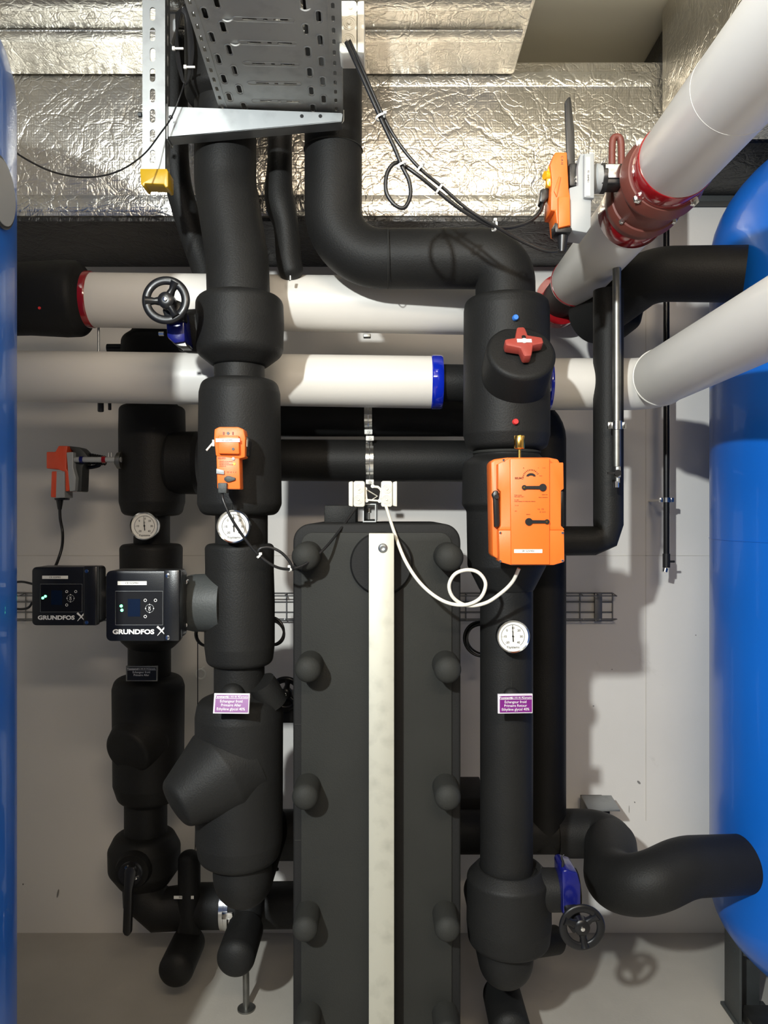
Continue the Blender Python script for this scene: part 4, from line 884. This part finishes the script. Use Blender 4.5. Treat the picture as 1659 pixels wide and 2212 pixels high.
# ------------------------------------------------------------------ right hand pipework
YK = 2.12
v = T('insulated_pipe', 'black insulated pipe right of the large orange actuator with a mitred corner', 'pipe', P(1290, 1200, YK))
b = B(); b.tube([P(1314, 628, YK), P(1314, 1130, YK), P(1307, 1158, YK), P(1280, 1168, YK), P(1160, 1169, YK)], L(32, YK), 40); b.build('lagging', 'rubber', v)
v = T('steel_tube', 'bare steel tube in front of the black pipe, clamped and capped with a fitting', 'tube', P(1332, 1055, 2.03)); Ys = 2.03
b = B(); b.cyl(P(1332.5, 580, Ys), P(1332.5, 1008, Ys), L(9, Ys), 28); b.build('tube', 'steel', v)
b = B(); b.lathe([(L(10, Ys), -.011), (L(11.5, Ys), -.011), (L(11.5, Ys), .011), (L(10, Ys), .011)], P(1332.5, 919, Ys), (0, 0, 1), 40); c_ = b.build('clamp', 'chrome', v)
for x in (1317, 1348):
    b = B(); b.box(P(x, 919, Ys), (L(9, Ys), .008, L(15, Ys)), bev=.002); b.build('clamp_lug', 'chrome', c_)
b = B(); b.lathe([(L(7, Ys), 0), (L(7, Ys), .03), (L(5, Ys), .032), (L(5, Ys), .045)], P(1334, 1006, Ys), (0, 0, -1), 8); b.cyl(P(1331, 1040, Ys), P(1331, 1053, Ys), L(6, Ys), 16); f_ = b.build('fitting', 'chrome', v)
b = B(); b.lathe([(.009, 0), (.009, .012)], P(1332, 1022, Ys-.008), (0, -1, 0), 12); b.box(P(1325, 1022, Ys-.012), (.03, .005, .006)); b.build('tap_key', 'black', f_)
v = T('insulated_pipe', 'wide black insulated pipe entering the upper part of the right blue tank', 'pipe', P(1450, 650, 2.4)); YQ = 2.14
b = B(); b.tube(fillet([P(1270, 695, 2.45), P(1330, 650, 2.34), P(1405, 592, 2.19), (.985, 2.10, PZ(592, 2.10))], [0, .1, .12, 0], 8), L(59, YQ), 48); b.build('lagging', 'rubber', v)
b = B(); b.vbody(1320, 2.5, [(20, 560), (66, 590), (70, 660), (60, 705), (30, 728)], 24); b.build('tee_lagging', 'rubber', v)
# thin black wall pipe
v = T('drain_pipe', 'thin black vertical tube clamped to the wall near the right blue tank', 'tube', P(1439, 1235, 2.6)); YT = 2.6
b = B(); b.cyl(P(1439.5, 440, YT), P(1439.5, 1200, YT), L(6.5, YT), 20); b.build('tube', 'gloss_black', v)
b = B(); b.cyl(P(1439.5, 1196, YT), P(1439.5, 1226, YT), L(8, YT), 20); b.cyl(P(1439, 1213, YT), P(1457, 1213, YT), .004, 10); tp = b.build('tap', 'black', v)
b = B(); b.lathe([(.010, 0), (.009, .014)], P(1437, 1228, YT), (-.3, -.3, -1), 16); b.build('tap_outlet', 'chrome', tp)
b = B(); b.lathe([(L(7, YT), -.008), (L(9.5, YT), -.008), (L(9.5, YT), .008), (L(7, YT), .008)], P(1439.5, 1080, YT), (0, 0, 1), 32); b.box(P(1428, 1080, YT), (.012, .012, .016), bev=.002); b.box(P(1451, 1080, YT), (.012, .012, .016), bev=.002); b.cyl(P(1428, 1080, YT), (PX(1403, WY), WY-.001, PZ(1082, WY)), .005); b.build('wall_clamp', 'chrome', v)
# lower right pipe to tank
v = T('insulated_pipe', 'fat black insulated pipe snaking from behind the exchanger into the right tank near the floor', 'pipe', P(1350, 1975, 2.1))
b = B(); b.tube([P(985, 1797, 2.42), P(1215, 1797, 2.42)], L(45, 2.42), 48); b.build('lagging', 'rubber', v)
b = B(); b.tube(fillet([P(1200, 1800, 2.42), P(1318, 1800, 2.42), P(1322, 1905, 2.10), P(1392, 1915, 2.0), P(1480, 1872, 2.04), (.992, 2.11, PZ(1866, 2.11))], [0, .15, .12, .10, .2, 0], 10), [L(50, 2.42)]*11+[L(58, 2.2)]*100, 48); b.build('elbow_lagging', 'rubber', v)
v = T('pipe_support', 'small steel wall bracket standing behind the snaking pipe elbow', 'bracket', P(1297, 1752, 2.62))
b = B(); b.box(P(1297, 1735, 2.6), (L(66, 2.6), .10, .006), rot=(.12, 0, 0), bev=.001); b.build('top_plate', 'zinc', v)
b = B(); b.box((PX(1290, 2.62), 2.65, PZ(1790, 2.62)), (L(48, 2.62), .10, L(110, 2.62)), bev=.002); b.build('web', 'black', v)
b = B(); b.box((PX(1015, 2.55), 2.58, PZ(1715, 2.6)), (L(60, 2.6), .2, L(40, 2.6)), bev=.003); tag(b.build('wall_bracket', 'rubber'), 'black bracket end seen between the exchanger and the long right pipe', 'bracket')

# ------------------------------------------------------------------ wall wire tray
b = B(); yw = WY-.002
xa, xb = PX(28, 2.72), PX(1326, 2.72)
for y, off in ((1281, .004), (1300, .004), (1322, .004), (1340, .004), (1284, .05), (1333, .05)):
    Y = WY-off; b.tube([(xa, Y, PZ(y, WY)), (xb, Y, PZ(y, WY))], .0024, 6)
k = 0; x = xb
while x > xa:
    b.tube([(x, WY-.054, PZ(1284, WY)), (x, WY-.004, PZ(1281, WY)), (x, WY-.004, PZ(1340, WY)), (x, WY-.054, PZ(1333, WY))], .0024, 6); x -= .058
b.box((PX(1290, WY), WY-.012, PZ(1311, WY)), (.026, .012, .10), bev=.002)
tag(b.build('wire_tray', 'wire'), 'grey wire mesh cable tray running along the wall behind everything', 'cable tray')

# ------------------------------------------------------------------ overhead perforated tray
tx, ty, tz = PX(476, 1.9), 1.9, 2.49
t = T('cable_tray', 'perforated galvanised cable tray overhead seen from below', 'cable tray', (tx, ty, tz), (0, 0, .045))
Wt, Lt = .302, 1.0
holes = []; rims = []
k = 0
for k in range(13):
    v0 = .032+.077*k
    for u0 in (.032, .257): holes.append(slot(u0, -v0-.036, .010, .034)); rims.append((u0, -v0-.036, .016, .042))
    for u0 in (.061, .229): holes.append(slot(u0, -v0+.006, .010, .034)); rims.append((u0, -v0+.006, .016, .042))
    vc = -v0-.022
    rims.append((.146, vc, .125, .014)); 
    for u0, w0 in ((.118, .030), (.150, .010), (.182, .032)): holes.append(slot(u0, vc, w0, .006))
for k in range(26):
    for u0 in (.009, .286): holes.append(slot(u0, -.025-.0385*k, .007, .019))
holes = [h for h in holes if min(p[1] for p in h) > -Lt+.005 and max(p[1] for p in h) < -.003]
me = holed([(0, 0), (Wt, 0), (Wt, -Lt), (0, -Lt)], holes, .0015)
bm_ = B(); bm_.bm.from_mesh(me)
for cx, cy, w_, h_ in rims:
    if cy > -.014 or cy < -Lt+.04: continue
    bm_.tube([Vector((x, y, -.0008)) for x, y in slot(cx, cy, w_, h_, 4)], .0011, 6, closed=True)
bm_.box((.019, -Lt/2, -.001), (.002, Lt, .003)); bm_.box((.276, -Lt/2, -.001), (.002, Lt, .003))
bm_.build('tray_floor', 'zinc_tray', t, True, sharp=30)
for u0 in (0, Wt):
    hs = [slot(-.03-.0385*k*1.0, .03, .02, .007) for k in range(24)]
    me = holed([(0, 0), (0, .055), (-Lt, .055), (-Lt, 0)], hs, .0015)
    me.transform(Matrix.Translation((u0, 0, 0)) @ Matrix(((0, 0, 1, 0), (1, 0, 0, 0), (0, 1, 0, 0), (0, 0, 0, 1)))); link('side_wall', me, 'zinc', t, True)
for k, u0 in enumerate((.04, .062, .10, .125, .15, .175, .2, .225, .25, .27)):
    pass
for k in range(9):  # black cables added above the tray floor to make its slots dark
    u0 = .03+.03*k
    b = B(); b.tube(smooth([(u0+.006*sin(k+j*1.7), -.12-.125*j, .014+.003*(k % 2)) for j in range(8)], 6), .0085, 10)
    o = b.build('slot_darkening_cable', 'black', t, True)
    o.parent = None; o.matrix_world = WM[t.name].copy(); tag(o, 'added black cable darkening the slots of the perforated overhead tray', 'cable', 'added black cables darkening the overhead tray slots')
for u0, v0 in ((.074, .36), (.232, .40), (.078, .28)):
    b = B(); b.torus((u0, -v0, .008), .013, .0016, (0, 1, 0), 20, 6); b.build('cable_tie', 'paper', t, True)
t = T('cantilever_arm', 'tapered galvanised arm carrying the overhead cable tray', 'bracket', P(357, 300, 1.88)); Yq = 1.875
b = B(); b.ppx([(359, 232), (740, 246), (738, 262), (362, 297)], Yq, Yq+.0025); b.build('side_plate', 'zinc', t)
b = B(); q0, q1 = P(361, 297, Yq), P(738, 263, Yq); b.prism([q0, q1, q1+Vector((0, .04, 0)), q0+Vector((0, .04, 0))], (0, 0, .002)); b.build('bottom_flange', 'zinc', t)
b = B(); q0, q1 = P(361, 232, Yq), P(738, 246, Yq); b.prism([q0, q1, q1+Vector((0, .04, 0)), q0+Vector((0, .04, 0))], (0, 0, .002)); b.build('top_flange', 'zinc', t)
b = B(); b.ppx([(355, 222), (362, 224), (362, 300), (356, 300)], Yq-.006, Yq+.045, .001); b.build('end_plate', 'zinc', t)
b = B(); b.tube(fillet([P(640, 266, Yq+.03), P(735, 270, Yq+.03), P(742, 262, Yq+.03), P(742, 238, Yq+.03)], .012), .002, 8); b.build('safety_clip', 'steel', t)
for x in (652, 692):
    b = B(); b.lathe([(.0045, 0), (.0045, .0008)], P(x, 251, Yq), (0, -1, 0), 16); b.build('hole', 'black', t)
t = T('strut_channel', 'vertical slotted steel channel hanging at the top left with a yellow end cap', 'channel', P(333, 400, 1.87)); Yz = 1.86
zb, ztop = PZ(366, Yz), 2.80; x0, x1 = PX(308, Yz), PX(357, Yz); w_ = x1-x0
hs = []; z = .03
while z < ztop-zb-.02: hs.append(slot(w_*.45, z, .013, .033)); z += .0493
me = holed([(0, 0), (w_, 0), (w_, ztop-zb), (0, ztop-zb)], hs, .003); me.transform(Matrix.Translation((x0, Yz, zb)) @ Matrix.Rotation(pi/2, 4, 'X')); link('front_web', me, 'zinc', t)
for xx in (x0+.0015, x1-.0015):
    hs = [slot(.02, .03+.0493*k, .011, .030) for k in range(14) if .03+.0493*k < ztop-zb-.02]
    me = holed([(0, 0), (.041, 0), (.041, ztop-zb), (0, ztop-zb)], hs, .003)
    me.transform(Matrix.Translation((xx, Yz, zb)) @ Matrix(((0, 0, 1, 0), (1, 0, 0, 0), (0, 1, 0, 0), (0, 0, 0, 1)))); link('flange', me, 'zinc', t)
b = B(); b.ppx([(302, 364), (360, 364), (363, 370), (363, 403), (357, 405), (353, 398), (313, 396), (311, 403), (304, 398)], Yz-.006, Yz+.045, .002, 2); b.build('end_cap', 'yellow', t)['label'] = 'yellow plastic end cap'
b = B(); b.lathe([(.006, 0), (.006, .008), (.004, .009)], P(306, 248, Yz+.02), (-1, 0, 0), 6); b.build('bolt', 'dark_grey', t)
b = B(); b.ppx([(356, 0), (388, 6), (392, 20), (370, 92), (360, 80)], 2.0, 2.02, .002); tag(b.build('mounting_plate', 'grey'), 'dull grey plate beside the slotted channel at the top', 'plate')

# ------------------------------------------------------------------ cables
def cable(label, pts, r, m='black', ties=(), name='cable', closed=False):
    q = smooth([P(*p) for p in pts], 8); b = B(); b.tube(q, r, 12)
    if not ties: return tag(b.build(name, m), label, 'cable')
    t = T(name, label, 'cable', q[0]); b.build('sheath', m, t)
    for (x, y, Y, R) in ties:
        c = P(x, y, Y); j = min(range(len(q)-1), key=lambda i: (q[i]-c).length); dr = (q[j+1]-q[j]).normalized()
        b = B(); b.lathe([(R, -.0022), (R+.0015, -.0022), (R+.0015, .0022), (R, .0022), (R, -.0022)], c, dr, 20, caps=False); b.box(c+Vector((0, -R, 0))+dr.cross(Vector((0, 1, 0)))*R, (.007, .006, .006), bev=.001); b.build('cable_tie', 'paper', t)
    return t
cable('black cable in the upper bundle that makes the drooping loop', [(748, 92, 1.61), (775, 150, 1.60), (822, 255, 1.60), (850, 315, 1.60), (868, 358, 1.60), (884, 392, 1.60), (886, 425, 1.60), (872, 449, 1.60), (850, 440, 1.60), (834, 412, 1.60), (836, 375, 1.60), (852, 353, 1.60), (870, 356, 1.61), (905, 380, 1.61), (948, 415, 1.62), (1000, 455, 1.63), (1070, 490, 1.65), (1130, 484, 1.67), (1163, 462, 1.68), (1174, 436, 1.69)], .0043,
      ties=[(822, 253, 1.60, .010), (866, 358, 1.60, .009), (948, 408, 1.62, .012), (1068, 488, 1.65, .010)])
cable('thinner black cable of the upper bundle, ending at the foot of the top right actuator', [(755, 88, 1.62), (783, 150, 1.61), (830, 255, 1.61), (862, 310, 1.61), (905, 362, 1.61), (955, 404, 1.62), (1010, 452, 1.63), (1068, 487, 1.64), (1120, 517, 1.66), (1175, 541, 1.67), (1207, 540, 1.68), (1214, 520, 1.68)], .0036, ties=[(907, 364, 1.61, .010)])
cable('black cable looping from the small orange actuator to the left junction box', [(480, 1062, 1.76), (482, 1080, 1.75), (500, 1120, 1.75), (530, 1165, 1.76), (560, 1200, 1.77), (595, 1224, 1.78), (626, 1229, 1.80), (660, 1218, 1.82), (700, 1186, 1.86), (738, 1140, 1.92), (770, 1096, 1.97)], .0033,
      ties=[(560, 1200, 1.77, .006), (626, 1228, 1.80, .006)])
cable('small black loop of cable tied beside the left junction box cable', [(556, 1194, 1.775), (564, 1184, 1.775), (585, 1183, 1.78), (608, 1194, 1.785), (626, 1214, 1.79), (632, 1232, 1.80)], .0033)
cable('white cable with one round loop hanging under the right junction box', [(834, 1094, 1.97), (850, 1145, 1.90), (875, 1210, 1.82), (910, 1262, 1.79), (955, 1297, 1.77), (1000, 1307, 1.76), (1036, 1293, 1.755), (1049, 1262, 1.75), (1035, 1238, 1.75), (1010, 1231, 1.75), (983, 1240, 1.75), (970, 1265, 1.755), (980, 1292, 1.76), (1010, 1308, 1.765), (1050, 1302, 1.76), (1086, 1278, 1.75), (1108, 1255, 1.74), (1121, 1228, 1.73)], .0042, m='white')
cable('thin black wire sagging across the top left from the tank to the coil', [(-40, 270, 1.5), (0, 303, 1.52), (55, 343, 1.56), (120, 373, 1.6), (190, 383, 1.66), (255, 370, 1.72), (310, 334, 1.78), (348, 286, 1.83), (370, 254, 1.85), (390, 205, 1.85), (398, 180, 1.86)], .0019)
b = B(); b.lathe([(.004, -.003), (.005, 0), (.004, .003)], P(369, 253, 1.85), (.3, 0, 1), 12); 
tag(b.build('wire_bead', 'black'), 'tiny black bead threaded on the sagging thin wire', 'bead')
b = B()
for k in range(6):
    f = k*1.6; b.tube(smooth([P(392-f*1.2, 20+f, 1.9), P(380-f*.2+3, 60, 1.89), P(382+f*.6, 120, 1.88), P(392+f*.4, 168, 1.87), P(401, 180+f*.2, 1.87), P(409-f*.2, 165, 1.88), P(418-f*1.2, 110, 1.89), P(412-f, 55, 1.9), P(402-f*.5, 22+f, 1.9)], 6, True), .0027, 8, closed=True)
t = T('cable_coil', 'hanging bundle of coiled thin black wire beside the overhead tray', 'cable', P(400, 182, 1.87)); b.build('wires', 'black', t)
for x, y in ((385, 105), (410, 145)):
    b = B(); b.box(P(x, y, 1.872), (.026, .004, .005), bev=.001); b.box(P(x-10, y, 1.870), (.007, .006, .009), bev=.001); b.build('cable_tie', 'paper', t)
def coil(label, x, y, r, Y, n):
    b = B()
    for k in range(n): b.torus(P(x+k*1.3, y+((k*7) % 5)-2, Y+.006*(k % 2)), L(r-k*1.1, Y), .0035, (.25, 1, .1*k), 40, 8)
    tag(b.build('cable_coil', 'black'), label, 'cable')
coil('round coil of black cable behind the long right pipe', 1040, 1382, 38, 2.45, 4)
coil('coil of black cable showing just right of the nearer pump', 585, 1365, 30, 2.06, 3)
coil('coil of black cable showing just below the nearer pump head', 445, 1372, 25, 2.0, 2)
b = B(); b.tube(smooth([P(x, y, 2.62) for x, y in ((72, 1262), (50, 1257), (30, 1258), (15, 1262), (-20, 1275))]), .004, 8); tag(b.build('cable', 'black'), 'black cable leaving the rear pump leftward, above the wire tray', 'cable')
b = B(); b.tube(smooth([P(x, y, 2.5) for x, y in ((70, 1300), (62, 1312), (45, 1316), (20, 1313))]), .004, 8); tag(b.build('cable', 'black'), 'black cable leaving the rear pump leftward, in front of the wire tray', 'cable')
b = B(); b.tube([P(427, 1372, 2.6), P(427, 1560, 2.6), P(421, 1860, 2.6), P(421, 2061, 2.6)], .0018, 6); tag(b.build('cable', 'black'), 'thin straight black wire hanging between the two left columns', 'wire')
b = B(); b.torus(P(434, 1456, 2.70), L(10, 2.7), .0035, (0, 1, 0), 32, 8); b.tube([P(434, 1446, 2.70), (PX(434, 2.7), WY, PZ(1446, 2.7))], .0035, 8); tag(b.build('wall_ring', 'paper'), 'small pale ring fixed to the wall between the two left columns', 'ring')
b = B(); b.cyl(P(213, 690, 2.2), P(213, 775, 2.2), L(2.6, 2.2), 12); tag(b.build('threaded_rod', 'zinc'), 'thin bright rod between the two white pipes at the left', 'rod')
b = B(); b.cyl(P(217.5, 845, 2.22), P(217.5, 890, 2.22), L(6.5, 2.22), 16, .003); tag(b.build('rod_end', 'black'), 'thicker black rod end below the lower white pipe at the left', 'rod')
b = B(); b.cyl(P(237, 845, 2.22), P(237, 886, 2.22), L(3.5, 2.22), 16, .002); tag(b.build('rod_end', 'black'), 'thinner black rod end below the lower white pipe at the left', 'rod')
v = T('gate_valve', 'dark handwheel valve half hidden behind the exchanger and nearer pump column', 'valve', P(615, 1545, 2.45))
handwheel(v, P(617, 1499, 2.40), L(38, 2.4), 80)
b = B(); b.box(P(622, 1525, 2.46), (.07, .08, .09), bev=.006); b.build('valve_body', 'gloss_black', v)
